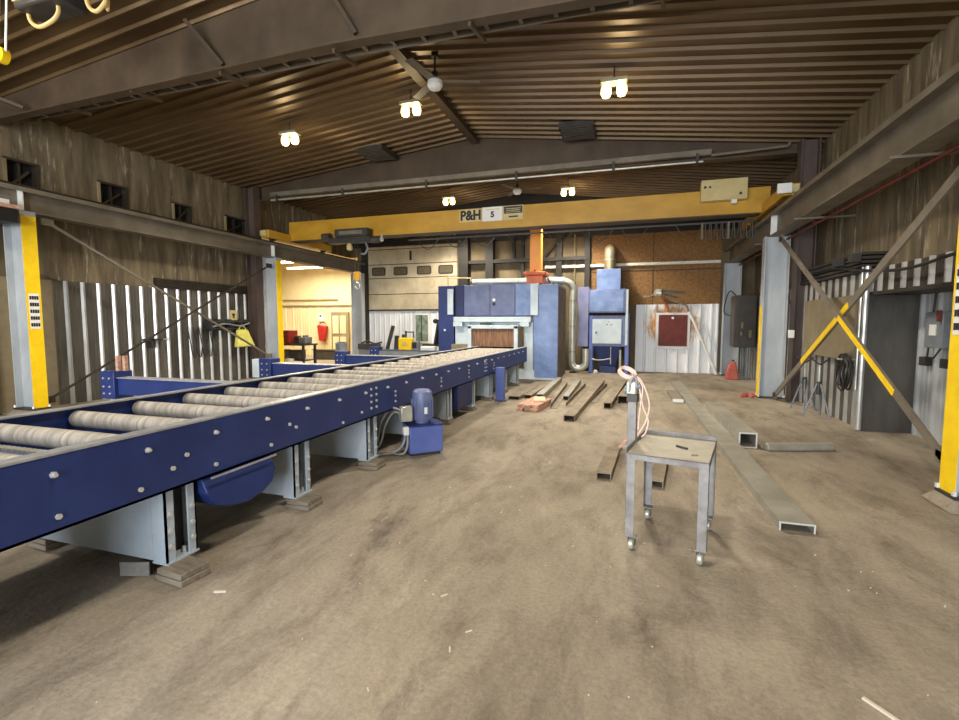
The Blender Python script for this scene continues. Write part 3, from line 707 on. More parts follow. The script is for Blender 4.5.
for y,z in [(2.21,.70),(2.31,.76),(1.58,.64),(2.0,.635),(2.53,.635),(3.36,.72),(3.28,.76),(3.06,.64),(4.05,.62),(4.4,.66)]:
    dup(me_b2,'rail_bolt',inv @ Vector((-2.70,y,z)),near)
for ys in (4.65,8.92):
    for dy in (-0.055,0.055):
        for z in (0.88,0.81,0.74,0.67): dup(me_b2,'splice_bolt',inv @ Vector((-2.70,ys+dy,z)),near)
for y in (5.16,6.62,7.9,9.5):
    for z in (0.66,0.73,0.78): dup(me_b2,'rail_bolt',inv @ Vector((-2.70,y,z)),near)
mb = MB(); mb.b(-4.02,-2.78,1.76,1.87,0.76,0.85); ct = mb.build('chain_track','bluemid',cv)
mb = MB()
for k in range(26): mb.b(-4.0+k*0.046,-3.97+k*0.046,1.79,1.84,0.85,0.87)
mb.build('chain','galv',ct)
LEGS = [1.09+1.2*k for k in range(10)]
for i, y in enumerate(LEGS):
    g = MB()
    for s in (-1,1):
        g.b(-2.86,-2.745,y+s*0.105-0.006,y+s*0.105+0.006,0.092,0.58)
        a, b = sorted((y+s*0.111, y+s*0.05)); g.b(-2.757,-2.745,a,b,0.092,0.58)
    lg = g.build('leg','legpaint',cv)
    w = MB(); w.b(-2.862,-2.85,y-0.1,y+0.1,0.092,0.58); w.build('web','dark',lg)
    w = MB(); w.b(-2.865,-2.735,y-0.115,y+0.115,0.08,0.092); w.build('foot_plate','legpaint',lg)
    if i in (1,2,3):
        for s in (-0.08,0.08):
            for z in (0.19,0.29,0.40): dup(me_b2,'leg_bolt',inv @ Vector((-2.745,y+s,z)),lg)
        for q in ((-2.79,y-0.05),(-2.79,y+0.05)):
            w = MB(); w.cyl((q[0],q[1],0.092),(q[0],q[1],0.13),0.016,6); w.build('anchor_bolt','bolt',lg)
    g = MB(); g.b(-4.08,-3.97,y-0.11,y+0.11,0.092,0.58); g.build('leg','legpaint',cv)
    g = MB(); g.b(-3.97,-2.86,y-0.115,y-0.10,0.10,0.56); g.build('cross_plate','legpaint',cv)
# chain guards
g = MB(); prof = [(2.43,0.66),(2.43,0.46),(2.50,0.36),(2.62,0.31),(2.78,0.285),(2.92,0.31),(3.03,0.36),(3.07,0.46),(3.07,0.66)]
vs = [(-2.66,a,b) for a,b in prof]+[(-3.0,a,b) for a,b in prof]; n = len(prof)
vs = [(-2.665 if v[0] > -2.9 and v[2] < 0.56 else (-2.72 if v[0] > -2.9 else v[0]), v[1], min(v[2],0.562)) for v in vs]
g.add(vs,[tuple(range(n)),tuple(range(2*n-1,n-1,-1))]+[(i,(i+1)%n,n+(i+1)%n,n+i) for i in range(n)])
p = g.build('drive_guard','blue',cv,0.012); p['label'] = 'rounded blue drive guard bulging below the side rail'
g = MB(); g.bar((-2.655,2.45,0.565),(-2.655,3.06,0.565),0.012,0.012); g.build('guard_lip','wear',p)
g = MB(); g.b(-2.98,-2.70,7.35,8.1,0.16,0.562); p = g.build('drive_guard','bluedark',cv,0.012)
# timber blocks under the legs
BL = ['wooden block under the nearest conveyor leg, bolted foot on top','wooden block under the second conveyor leg, past the rounded blue guard','wooden block under the third conveyor leg, beside the pump hoses']
blocks = [(-2.665,2.22,BL[0]),(-2.70,3.44,BL[1]),(-2.72,4.62,BL[2]),
          (-2.83,5.89,'wooden block under the conveyor leg hidden behind the blue pump'),
          (-2.83,7.09,'wooden block under the conveyor leg just past the blue pump'),
          (-2.83,8.29,'wooden block under the conveyor leg past the dark blue guard'),
          (-2.83,9.49,'wooden block under the conveyor leg beside the small blue post'),
          (-2.83,10.69,'wooden block under the conveyor leg behind the small blue post'),
          (-2.83,11.89,'wooden block under the last conveyor leg before the blast machine'),
          (-4.0,2.29,'wooden block under the far side of the conveyor at the lower left')]
for i,(x,y,lab) in enumerate(blocks):
    t = thing('wooden_block', lab, 'block', (x,y,0), 0.0 if i else -0.18, 'timber blocks under the conveyor')
    t.matrix_basis = Matrix.Translation((x,y,0)) @ Matrix.Rotation(-0.1 if i == 0 else 0.05*(i%3-1),4,'Z')
    for k in range(2):
        mb = MB(); a = 0.01*k; mb.b(-0.12+a,0.12-a,-0.10+a/2,0.10,0.04*k,0.04*(k+1)-0.001); mb.build('plank','wood',t,0.006,local=True)
for y in LEGS[2:]:
    pass
t = thing('sheet_metal_scrap','crumpled grey sheet metal scrap leaning beside the nearest conveyor leg','scrap metal',(-2.97,2.14,0))
mb = MB(); mb.bar((-3.06,2.11,0.045),(-2.88,2.165,0.045),0.012,0.09); mb.build('sheet','cart',t,0.003)

# transfer beams on the far side
def transfer(y, xe, end_m, label, stops=False, m='blue'):
    t = thing('transfer_beam', label, 'transfer beam', ((xe-4.3)/2,y,0), 0, 'cross transfer beams on the far side of the conveyor')
    mb = MB(); mb.b(xe,-4.22,y-0.08,y+0.08,0.56,0.80); bm = mb.build('beam',m,t)
    mb = MB(); mb.b(xe,-4.22,y-0.10,y+0.10,0.80,0.812); mb.build('top_flange','bluedark' if m != 'blue' else 'wear',bm)
    mb = MB(); mb.b(xe-0.28,xe,y-0.14,y+0.14,0.50,0.90); hd = mb.build('end_box','blue',t,0.01)
    if end_m: mb = MB(); mb.b(xe-0.45,xe-0.28,y-0.13,y+0.13,0.52,0.88); p = mb.build('end_cap',end_m,t)
    for z in (0.58,0.68,0.80):
        for s in (-0.2,-0.08): mb = MB(); mb.cyl((xe+s,y-0.14,z),(xe+s,y-0.155,z),0.014,6); mb.build('bolt','bolt',hd)
    for x in (xe-0.15,-5.2):
        mb = MB(); mb.b(x-0.06,x+0.06,y-0.06,y+0.06,0,0.56); mb.build('leg','legpaint',t)
    if stops:
        for s in (-0.12,0.02): mb = MB(); mb.b(xe+s-0.025,xe+s+0.025,y+0.0,y+0.05,0.90,1.12); mb.build('stop_pin','pinkwood',t)
transfer(5.10,-7.10,None,'blue transfer beam with two upright pins, nearest of the four',True)
transfer(7.85,-6.75,'pale','blue transfer beam with a white end, second of the four')
transfer(10.4,-6.75,None,'blue transfer beam in front of the side room opening, third of the four')
transfer(12.6,-7.06,None,'grey-blue transfer beam in front of the overhead door, farthest of the four',False,'elecgrey')

# hydraulic pump
t = thing('hydraulic_pump','blue hydraulic pump with a round motor on a square tank beside the conveyor','pump',(-2.46,5.40,0),math.radians(42))
mb = MB(); mb.b(-0.21,0.21,-0.19,0.16,0.03,0.36); tk = mb.build('tank','bluemid',t,0.012,local=True)
mb = MB(); mb.b(-0.18,0.18,-0.16,0.13,0.0,0.03); mb.build('tank_feet','dark',tk,local=True)
mb = MB(); mb.b(-0.22,0.22,-0.2,0.17,0.36,0.375); mb.build('tank_lid','blue',tk,local=True)
mb = MB(); mb.lathe((0.0,-0.02,0),[(0.09,0.375),(0.09,0.42),(0.125,0.42),(0.13,0.45),(0.13,0.68),(0.125,0.70),(0.12,0.76),(0.09,0.785),(0.03,0.79)],24); mo = mb.build('motor','bluehood',t,local=True)
mb = MB(); mb.b(-0.02,0.03,-0.155,-0.145,0.5,0.58); mb.build('rating_plate','white',mo,local=True)
mb = MB()
for k in range(18):
    a = 2*PI*k/18; mb.bar((0.132*math.cos(a),-0.02+0.132*math.sin(a),0.46),(0.132*math.cos(a),-0.02+0.132*math.sin(a),0.67),0.008,0.012,(math.cos(a),math.sin(a),0))
mb.build('cooling_fins','bluehood',mo,local=True)
mb = MB(); mb.b(-0.30,-0.16,-0.14,-0.02,0.42,0.60); va = mb.build('valve_block','galv',t,0.01,local=True)
mb = MB(); mb.b(-0.28,-0.21,-0.17,-0.1,0.26,0.36); mb.build('filter','white',t,0.01,local=True)
for pts in ([(-0.28,-0.08,0.55),(-0.40,-0.05,0.58),(-0.52,-0.04,0.42),(-0.58,0.0,0.15),(-0.75,0.1,0.03),(-1.0,0.3,0.02)],
            [(-0.28,-0.05,0.50),(-0.36,0.0,0.52),(-0.46,0.02,0.36),(-0.54,0.06,0.10),(-0.8,0.25,0.02),(-1.1,0.5,0.02)],
            [(-0.25,-0.13,0.27),(-0.28,-0.14,0.16),(-0.36,-0.1,0.07),(-0.5,-0.02,0.025),(-0.8,0.0,0.02)],
            [(-0.22,-0.12,0.27),(-0.24,-0.16,0.12),(-0.30,-0.12,0.03),(-0.48,0.1,0.02),(-0.9,0.2,0.02)]):
    mb = MB(); mb.tube(pts,0.013,8,5); mb.build('hose','cable',t,local=True)
t = thing('sensor_post','small upright blue post standing beside the far part of the conveyor','post',(-2.57,9.46,0))
mb = MB(); mb.b(-2.64,-2.46,9.40,9.52,0.01,0.70); p = mb.build('post','bluemid',t,0.01)
mb = MB(); mb.b(-2.645,-2.42,9.36,9.56,0,0.012); mb.build('base_plate','dark',t)

# ------------------------------------------------------------------ blast machine
bmch = thing('blast_machine','big blue blast machine with a curtained opening at the end of the conveyor','machine',(-3.8,14.3,0))
def part(name, m, *boxes, parent=bmch, bevel=0.008, lab=None):
    q = MB()
    for b in boxes: q.b(*b)
    o = q.build(name,m,parent,bevel)
    if lab: o['label'] = lab
    return o
part('left_cabinet','blue',(-5.56,-5.06,13.45,15.2,0,2.70),lab='dark blue left side cabinet')
part('sensor_light','lens',(-5.38,-5.32,13.43,13.45,1.36,1.42))
part('guide_strip','pale',(-5.24,-5.06,13.38,13.45,1.85,2.60),lab='pale vertical guide strip')
hd = part('hood','bluehood',(-5.05,-2.70,13.55,15.1,1.80,2.72),lab='grey-blue upper hood')
part('hood_end','bluedark',(-5.05,-4.77,13.53,13.56,1.80,2.72),parent=hd)
part('hood_door','bluehood',(-4.76,-3.97,13.52,13.55,1.81,2.71),parent=hd); part('hood_door','bluehood',(-3.955,-3.22,13.52,13.55,1.81,2.71),parent=hd)
part('hood_end','bluelight',(-3.20,-2.76,13.52,13.55,1.81,2.71),parent=hd)
q = MB(); q.cyl((-3.84,13.50,2.27),(-3.84,13.52,2.27),0.045,12); q.build('sight_glass','lens',hd)
q = MB(); q.cyl((-3.84,13.51,2.15),(-3.84,13.53,2.15),0.05,12); q.build('lock_hole','black',hd)
part('guide_strip','pale',(-2.74,-2.52,13.38,13.45,1.82,2.70),lab='pale vertical guide strip')
part('right_cabinet','bluelight',(-2.66,-1.97,13.45,15.05,0.03,2.68),lab='tall mottled light blue cabinet')
part('right_cabinet_side','dustybrown',(-1.97,-1.955,13.47,15.0,0.05,2.62),lab='dusty brown cabinet side')
part('sill_plate','pale',(-2.75,-1.95,13.35,13.45,0,0.05))
ln = part('lintel','pale',(-5.0,-2.70,13.25,13.50,1.63,1.78),lab='pale lintel over the opening')
part('lintel_bracket','pale',(-5.0,-4.72,13.22,13.5,1.50,1.63),parent=ln); part('lintel_bracket','pale',(-3.0,-2.74,13.22,13.5,1.50,1.63),parent=ln)
part('lintel_bar','dark',(-4.2,-3.85,13.28,13.32,1.55,1.60),parent=ln)
part('lintel_latch','yellowpipe',(-3.4,-3.15,13.26,13.32,1.52,1.56),parent=ln)
part('frame_post','pale',(-5.02,-4.55,13.45,13.7,0,1.62),lab='pale left frame post')
part('frame_post','pale',(-2.93,-2.67,13.45,13.7,0,1.62),lab='pale right frame post')
part('frame_sill','pale',(-4.5,-2.62,13.42,13.7,0,0.26))
part('frame_head','pale',(-4.55,-2.9,13.5,13.7,1.50,1.62))
vb = part('vestibule','pale',(-4.46,-4.35,12.95,13.5,0.62,1.52),(-3.11,-3.0,12.95,13.5,0.62,1.52),(-4.46,-3.0,12.95,13.5,1.44,1.54),lab='pale boxed vestibule around the opening')
part('vestibule_side','sidewall',(-3.0,-2.985,12.97,13.5,0.4,1.50),parent=vb)
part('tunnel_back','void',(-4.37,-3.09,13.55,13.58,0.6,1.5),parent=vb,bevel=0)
for k in range(22):
    x = -4.345+k*0.0562
    q = MB(); q.b(x,x+0.052,13.05+0.012*(k%3),13.06+0.012*(k%3),0.93,1.45); q.build('curtain_strip','curtain',vb)
part('infeed_skirt','sidewall',(-5.05,-4.55,13.2,13.45,0.70,0.98))
# orange mast
t = thing('jib_mast','orange mast rising from the roof of the blast machine','mast',(-2.72,14.1,2.68))
mb = MB(); mb.b(-2.88,-2.56,13.95,14.25,3.08,4.9); mb.build('mast','orange',t,0.01)
mb = MB(); mb.b(-3.04,-2.38,13.78,14.42,2.98,3.08); mb.b(-2.96,-2.46,13.85,14.35,2.725,2.98); mb.build('base_collar','redorange',t,0.03)
mb = MB()
for k in range(8):
    a = 2*PI*k/8; mb.cyl((-2.71+0.3*math.cos(a),14.1+0.27*math.sin(a),3.08),(-2.71+0.3*math.cos(a),14.1+0.27*math.sin(a),3.13),0.02,6)
mb.build('flange_bolts','dark',t)
mb = MB(); mb.tube([(-2.5,13.85,3.05),(-2.38,13.8,2.95),(-2.25,13.8,2.75),(-2.2,13.8,2.72)],0.02,8,4); mb.build('air_hose','black',t)
# overhead duct
t = thing('exhaust_duct','pale round duct looping over the blast machine and down behind it','duct',(-1.82,15.5,0))
mb = MB(); mb.tube([(-5.1,15.4,2.95),(-4.5,15.4,2.95),(-2.4,15.4,2.95),(-2.08,15.42,2.93),(-1.88,15.46,2.84),(-1.80,15.5,2.66),(-1.80,15.5,2.4),(-1.80,15.5,0.5),(-1.78,15.5,0.28),(-1.68,15.5,0.17),(-1.52,15.5,0.17),(-1.40,15.5,0.26),(-1.37,15.5,0.42),(-1.37,15.5,0.78)],0.11,16,3); p = mb.build('pipe','galv',t)
for z in (0.7,1.5,2.3):
    mb = MB(); mb.lathe((-1.80,15.5,z),[(0.11,-0.02),(0.118,-0.02),(0.118,0.02),(0.11,0.02)],16); mb.build('joint_band','cap',t)
mb = MB(); mb.lathe((-1.78,15.5,0),[(0.09,0),(0.09,0.06)],12); mb.build('support','dark',t)
t = thing('gas_pipe','thin yellowish pipe bending over the left end of the blast machine','pipe',(-5.6,15.6,0))
mb = MB(); mb.tube([(-5.25,15.6,2.6),(-5.25,15.6,3.05),(-5.35,15.6,3.12),(-6.0,15.6,3.12),(-6.08,15.6,3.02),(-6.08,15.6,0.0)],0.02,8,4); mb.build('pipe','yellowpipe',t)
mb = MB(); mb.b(-5.3,-5.1,15.55,15.65,2.95,3.0); mb.build('valve','dark',t)
# ------------------------------------------------------------------ dust collector
dc = thing('dust_collector','blue dust collector with a white door and a tarnished stack pipe by the back wall','dust collector',(-0.7,16.1,0))
def dpart(name, m, *boxes, parent=dc, bevel=0.008, lab=None): return part(name,m,*boxes,parent=parent,bevel=bevel,lab=lab)
for x in (-1.30,-0.20):
    for y in (15.72,16.4): dpart('leg','bluemid',(x,x+0.12,y,y+0.1,0,1.9))
bx = dpart('filter_housing','bluehood',(-1.30,-0.09,15.74,16.5,0.86,1.84))
ap = dpart('access_door','pale',(-1.20,-0.31,15.70,15.74,0.95,1.72),lab='white access door')
q = MB(); q.cyl((-1.08,15.68,1.30),(-1.08,15.70,1.30),0.03,10); q.cyl((-0.75,15.69,1.55),(-0.75,15.70,1.55),0.022,8); q.cyl((-0.62,15.69,1.55),(-0.62,15.70,1.55),0.022,8); q.cyl((-0.69,15.69,1.63),(-0.69,15.70,1.63),0.016,8); q.build('door_knob','dark',ap)
ub = dpart('upper_box','bluehood',(-1.32,-0.20,15.68,16.5,1.92,2.66))
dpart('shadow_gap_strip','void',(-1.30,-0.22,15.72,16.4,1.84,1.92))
dpart('upper_panel','bluelight',(-1.28,-0.26,15.66,15.68,1.96,2.62),parent=ub)
dpart('edge_angle','pale',(-0.20,-0.12,15.7,15.8,0.9,2.64),parent=ub)
dpart('stack_transition','bluelight',(-1.10,-0.37,15.8,16.4,2.66,3.30))
q = MB(); q.tube([(-0.72,16.1,3.30),(-0.72,16.1,3.55),(-0.72,16.1,3.72),(-0.72,16.14,3.84),(-0.72,16.24,3.93),(-0.72,16.36,3.96),(-0.72,16.64,3.96)],0.18,20,3); st = q.build('stack_pipe','cap',dc)
q = MB(); q.lathe((-0.72,16.1,3.62),[(0.18,-0.02),(0.19,-0.02),(0.19,0.02),(0.18,0.02)],20); q.build('pipe_band','galv',st)
q = MB(); q.add([(-1.15,15.8,0.88),(-0.3,15.8,0.88),(-0.3,16.4,0.88),(-1.15,16.4,0.88),(-0.95,15.95,0.2),(-0.5,15.95,0.2),(-0.5,16.25,0.2),(-0.95,16.25,0.2)],[(0,1,2,3),(4,7,6,5),(0,4,5,1),(1,5,6,2),(2,6,7,3),(3,7,4,0)]); q.build('hopper','blue',dc)
dpart('drum_base','bluedark',(-0.98,-0.46,15.9,16.3,0.0,0.2))
dpart('side_module','lavender',(-1.68,-1.34,15.85,16.5,0.84,2.76),lab='slim blue side module')
q = MB(); q.tube([(-1.2,15.72,0.45),(-0.95,15.71,0.42),(-0.62,15.71,0.48)],0.02,8,4); q.cyl((-0.62,15.7,0.3),(-0.62,15.7,0.85),0.018,8); q.cyl((-0.33,15.72,0.15),(-0.33,15.72,0.75),0.035,10); q.build('air_line','galv',dc)
q = MB(); q.lathe((-1.08,15.72,0),[(0.06,0),(0.07,0.05),(0.05,0.1)],10); q.build('foot_valve','white',dc)
t = thing('wall_pipe','long pale horizontal pipe crossing the back wall above the dust collector','pipe',(-0.1,16.3,3.4))
mb = MB(); mb.b(-2.9,2.58,16.53,16.63,3.45,3.55); mb.build('pipe','pipewhite',t,0.02)
mb = MB(); mb.b(-1.7,-1.64,16.55,16.64,3.55,3.62); mb.build('bracket','dark',t); mb = MB(); mb.b(1.5,1.56,16.55,16.64,3.55,3.62); mb.build('bracket','dark',t)
mb = MB(); mb.cyl((-1.88,16.57,3.0),(-1.88,16.57,4.55),0.025,8); mb.tube([(-1.88,16.57,3.0),(-1.95,16.5,2.8),(-1.82,16.5,2.65),(-1.9,16.5,2.5)],0.02,8,4); single(mb,'hanging_chain','cap','thin chain hanging on the back wall between the blast machine and dust collector','chain')
# rusted hatch and articulated arm
t = thing('wall_hatch','rusty maroon square hatch on the white back wall panel','hatch',(1.24,16.6,0.8))
mb = MB(); mb.b(0.74,1.76,16.58,16.62,0.78,0.86); mb.b(0.74,1.76,16.58,16.62,1.86,1.93); mb.b(0.74,0.82,16.58,16.62,0.86,1.86); mb.b(1.68,1.76,16.58,16.62,0.86,1.86); mb.build('frame','rustwhite',t)
mb = MB(); mb.b(0.82,1.68,16.56,16.60,0.86,1.86); p = mb.build('plate','maroon',t,0.008)
mb = MB(); mb.cyl((1.24,16.54,1.76),(1.24,16.56,1.76),0.04,10); mb.build('latch','white',p)
t = thing('boom_arm','jointed boom arm on a slanted pole against the back wall, right of the dust collector','arm',(2.58,16.3,0))
mb = MB(); mb.tube([(2.50,16.15,0.03),(1.85,16.35,1.62),(1.68,16.4,1.95)],0.045,10); mb.build('pole','white',t)
mb = MB(); mb.tube([(1.68,16.4,1.95),(1.6,16.4,2.15),(1.3,16.4,2.26),(0.9,16.4,2.42),(0.72,16.38,2.55)],0.022,8,3); mb.build('chain','wood',t)
mb = MB(); mb.bar((0.85,16.35,2.62),(1.55,16.35,2.55),0.07,0.07); mb.bar((0.95,16.4,2.5),(1.35,16.4,2.4),0.06,0.06); mb.build('boom','dark',t)
mb = MB(); mb.lathe((0.78,16.34,2.55),[(0.02,-0.14),(0.13,-0.08),(0.13,0.08),(0.02,0.14)],14,'x'); mb.build('head','galv',t)
mb = MB(); mb.tube([(0.7,16.34,2.52),(0.5,16.34,2.44),(0.4,16.34,2.44)],0.03,8); mb.cyl((0.42,16.34,2.44),(0.32,16.34,2.44),0.05,10); mb.build('nozzle','cap',t)
mb = MB(); mb.cyl((0.82,16.32,2.5),(1.12,16.45,1.98),0.02,8); mb.build('strut','redorange',t)

# ------------------------------------------------------------------ right side
t = thing('electrical_cabinet','dark electrical cabinet mounted beside the far right column','cabinet',(2.9,15.0,0.9))
mb = MB(); mb.b(2.70,3.22,14.75,15.35,0.93,2.36); cb = mb.build('enclosure','cabinet',t,0.01)
mb = MB(); mb.b(2.685,2.70,14.78,15.32,0.97,2.32); p = mb.build('door','cabinet',cb)
mb = MB(); mb.b(2.76,3.18,14.735,14.75,0.97,2.32); dd = mb.build('door','cabinet',cb)
for q in ((2.86,2.90,14.71,14.735,1.45,1.62),(3.05,3.11,14.71,14.735,1.2,1.4),(2.84,2.88,14.71,14.735,1.26,1.36)): mb = MB(); mb.b(*q); mb.build('handle','tan',dd)
mb = MB()
for k in range(5): mb = MB(); mb.cyl((2.95+k*0.06,15.1,0.0),(2.95+k*0.06,15.1,0.93),0.02,8); mb.build('conduit','elecgrey',t)
mb = MB(); mb.tube([(2.75,15.0,2.36),(2.62,15.2,2.5),(2.58,15.6,2.2),(2.6,15.8,1.9),(2.7,15.3,1.8)],0.015,6,5); mb.build('cable','black',t)
t = thing('fuel_can','faded red fuel can on the floor below the dark cabinet','can',(2.72,15.1,0))
mb = MB(); mb.add([(2.56,14.95,0),(2.90,14.95,0),(2.90,15.25,0),(2.56,15.25,0),(2.62,15.0,0.36),(2.84,15.0,0.40),(2.84,15.2,0.40),(2.62,15.2,0.36),(2.70,15.05,0.5),(2.82,15.05,0.52),(2.82,15.15,0.52),(2.70,15.15,0.5)],[(3,2,1,0),(0,1,5,4),(1,2,6,5),(2,3,7,6),(3,0,4,7),(4,5,9,8),(5,6,10,9),(6,7,11,10),(7,4,8,11),(8,9,10,11)]); mb.build('body','redfade',t,0.03)
mb = MB(); mb.cyl((2.76,15.1,0.52),(2.76,15.1,0.56),0.03,10); mb.build('cap','black',t)
t = thing('red_rag','small crumpled red rag on the floor left of the wide grey column','rag',(2.35,11.6,0))
mb = MB()
for k in range(5): mb.lathe((2.3+0.06*k,11.6+0.09*((k*7)%3-1),0),[(0.03,0.0),(0.05,0.02),(0.035,0.06+0.02*(k%2)),(0.01,0.08+0.02*(k%2))],8)
mb.build('cloth','redfade',t)

# cross bracing right
def brace(p0, p1, label, m='beam', w=0.10, yel=None, name='cross_brace', off=0.0, th=0.03):
    p0, p1 = Vector(p0), Vector(p1)
    t = thing(name, label, 'brace', tuple((p0+p1)/2))
    mb = MB(); mb.bar(p0,p1,w,th,(1,0,0)); b = mb.build('bar',m,t)
    if yel:
        d = p1-p0; mb = MB(); o = Vector((-th/2-0.005,0,0)); mb.bar(p0+d*yel[0]+o,p0+d*yel[1]+o,w*0.82,0.012,(1,0,0)); q = mb.build('painted_sleeve','yellow',t); q['label'] = 'safety yellow sleeve'
    for p in (p0,p1): mb = MB(); mb.obox(p,(0.03,0.2,0.12),Matrix.Identity(3)); mb.build('gusset_plate',m,t)
brace((2.86,11.28,0.10),(2.86,5.42,3.13),'steel cross brace rising toward the camera, lower middle sleeved yellow, by the right wall','beam',0.11,(0.27,0.575))
brace((2.76,10.95,3.26),(2.76,5.42,0.36),'steel cross brace sloping down toward the camera, sleeved yellow below the crossing','beam',0.085,(0.545,0.835))
brace((-9.86,5.75,0.24),(-9.86,11.34,3.22),'thin dark brace rod rising from left to right along the left wall','steel_dark',0.035,None,'cross_brace',0,0.035)
brace((-9.93,5.95,3.38),(-9.93,11.32,0.66),'thin brown brace rod descending from left to right along the left wall','beam',0.045,None,'cross_brace',0,0.035)
# pipe stands
def stand(x,y,h,r,label):
    t = thing('pipe_stand', label, 'stand', (x,y,0), 0, 'folding pipe stands by the right wall')
    mb = MB(); mb.cyl((x,y,0.42),(x,y,h-0.1),0.02,10); mb.build('post','galv',t)
    mb = MB(); mb.cyl((x,y,0.40),(x,y,0.62),0.035,10); mb.build('sleeve','dark',t)
    for k in range(3):
        a = r+k*2*PI/3; mb = MB(); mb.tube([(x+0.03*math.cos(a),y+0.03*math.sin(a),0.58),(x+0.22*math.cos(a),y+0.22*math.sin(a),0.015)],0.014,8); mb.build('leg','elecgrey',t)
    mb = MB(); mb.bar((x,y,h-0.1),(x-0.13,y-0.02,h),0.05,0.012); mb.bar((x,y,h-0.1),(x+0.13,y+0.02,h),0.05,0.012); mb.build('vee_head','dark',t)
stand(3.03,10.1,0.98,0.3,'left folding pipe stand with a vee head by the right wall')
stand(3.02,9.36,1.00,1.1,'right folding pipe stand with a vee head, next to the hose coil')
t = thing('hose_coil','coil of black hose hung on the right wall behind the yellow brace','hose',(3.2,8.75,0.6))
for k in range(6):
    c = Vector((3.14-0.015*k,8.62+0.03*((k*5)%3-1),0.84+0.02*((k*3)%4-1))); a, b = 0.17+0.012*(k%3), 0.23+0.012*((k*2)%3)
    mb = MB(); mb.tube([c+Vector((0.01*math.sin(3*q),a*math.cos(q),b*math.sin(q))) for q in [2*PI*i/24 for i in range(25)]],0.014,6); mb.build('hose_loop','rubber',t)
mb = MB(); mb.cyl((3.0,8.62,1.05),(3.27,8.62,1.05),0.014,8); mb.build('hook','galv',t)
mb = MB(); mb.b(3.20,3.255,8.62,10.85,1.02,2.02); single(mb,'wall_board','tan','tan board fixed on the right wall behind the crossing braces','board')
t = thing('wall_outlet','small white outlet on the maroon post left of the tan board','outlet',(3.05,11.0,1.3))
mb = MB(); mb.b(3.0,3.1,11.05,11.12,1.30,1.46); mb.build('plate','white',t,0.008)
mb = MB(); mb.tube([(3.05,11.09,1.46),(3.04,11.1,1.9),(2.98,11.1,2.1),(3.0,11.1,2.3)],0.012,6,4); mb.build('cord','black',t)
t = thing('disconnect_switch','grey electrical disconnect switch on the recessed panel by the right yellow column','switch',(3.8,7.65,1.3))
mb = MB(); mb.b(3.70,3.87,7.48,7.86,1.28,1.74); bx = mb.build('box','elecgrey',t,0.012)
mb = MB(); mb.b(3.69,3.70,7.60,7.74,1.44,1.58); mb.build('label_plate','white',bx)
mb = MB(); mb.b(3.66,3.70,7.50,7.54,1.62,1.76); mb.build('lever','maroon',bx)
mb = MB(); mb.tube([(3.84,7.95,2.0),(3.84,8.02,1.4),(3.84,8.06,1.12)],0.012,6); mb.tube([(3.84,7.75,1.28),(3.84,7.9,1.14),(3.84,8.06,1.10)],0.012,6); mb.build('conduit','dark',t)
for y in (8.02,7.55):
    mb = MB(); mb.b(3.80,3.88,y,y+0.14,1.02,1.14); mb.build('junction_box','dark',t)
for y,r,lab in ((8.40,0.036,'bright vertical pipe put in for the highlight on the dark jamb corner'),(8.56,0.022,'thin vertical pipe put in for a wall highlight left of the brighter one')):
    mb = MB(); mb.cyl((3.235,y,0.6 if r < .025 else 0.02),(3.24,y,2.42),r,10); single(mb,'highlight_pipe','crest',lab,'pipe')  # pale pipes drawn for highlights on the jamb corner and cladding
t = thing('power_cord','drooping dark cable along the top of the right wall cladding','cable',(3.2,8,2.4))
mb = MB(); mb.tube([(3.16,6.0,2.34),(3.16,7.2,2.26),(3.16,8.4,2.36),(3.16,9.6,2.52),(3.16,10.6,2.5)],0.02,8,5); mb.build('cable','rubber',t)
mb = MB()
for y in (8.5,9.1): mb = MB(); mb.b(3.07,3.19,y,y+0.14,2.5,2.62); mb.build('junction_box','dark',t)

# ------------------------------------------------------------------ steel stock on the floor
def stock(name, kind, p0, p1, w, h, m, label, cat, edge=False, group=None, t=0.01):
    mb = MB(); p0 = Vector(p0); p1 = Vector(p1)
    if kind == 'channel': mb.channel(p0,p1,w,h,t)
    elif kind == 'tube': mb.rtube(p0,p1,w,h,t)
    elif kind == 'angle':
        mb.prism([(-w/2,0),(w/2,0),(w/2,t),(-w/2+t,t),(-w/2+t,h),(-w/2,h)],p0,p1)
    else: mb.prism([(-w/2,0),(w/2,0),(w/2,h),(-w/2,h)],p0,p1)
    return single(mb,name,m,label,cat,group)
t = thing('steel_channel','very long grey steel channel lying on the floor right of the cart','steel channel',(1.19,8.9,0))
mb = MB(); mb.channel((1.245,4.15,0),(1.13,13.6,0),0.245,0.07,0.012); mb.build('channel','mill',t)
mb = MB(); mb.channel((1.2452,4.138,0),(1.245,4.152,0),0.245,0.07,0.012); p = mb.build('cut_end','milledge',t); p['label'] = 'bright cut end'
t = thing('square_tube','short thick square steel tube with an open end beside the long channel','steel tube',(1.46,8.1,0))
mb = MB(); mb.rtube((1.452,6.82,0),(1.385,9.3,0),0.215,0.2,0.018); mb.build('tube','mill',t)
mb = MB(); mb.rtube((1.4523,6.81,0),(1.452,6.822,0),0.215,0.2,0.018); p = mb.build('cut_end','milledge',t); p['label'] = 'bright cut end'
mb = MB(); mb.prism([(-0.055,0.0),(0.055,0.0),(0.065,0.03),(0.05,0.085),(0.0,0.1),(-0.05,0.085),(-0.065,0.03)],(1.64,6.76,0),(2.44,7.02,0)); single(mb,'steel_bar','mill','grey steel bar lying crosswise in front of the square tube','steel bar',None,0.012)
SC = 'loose steel pieces before the blast machine'
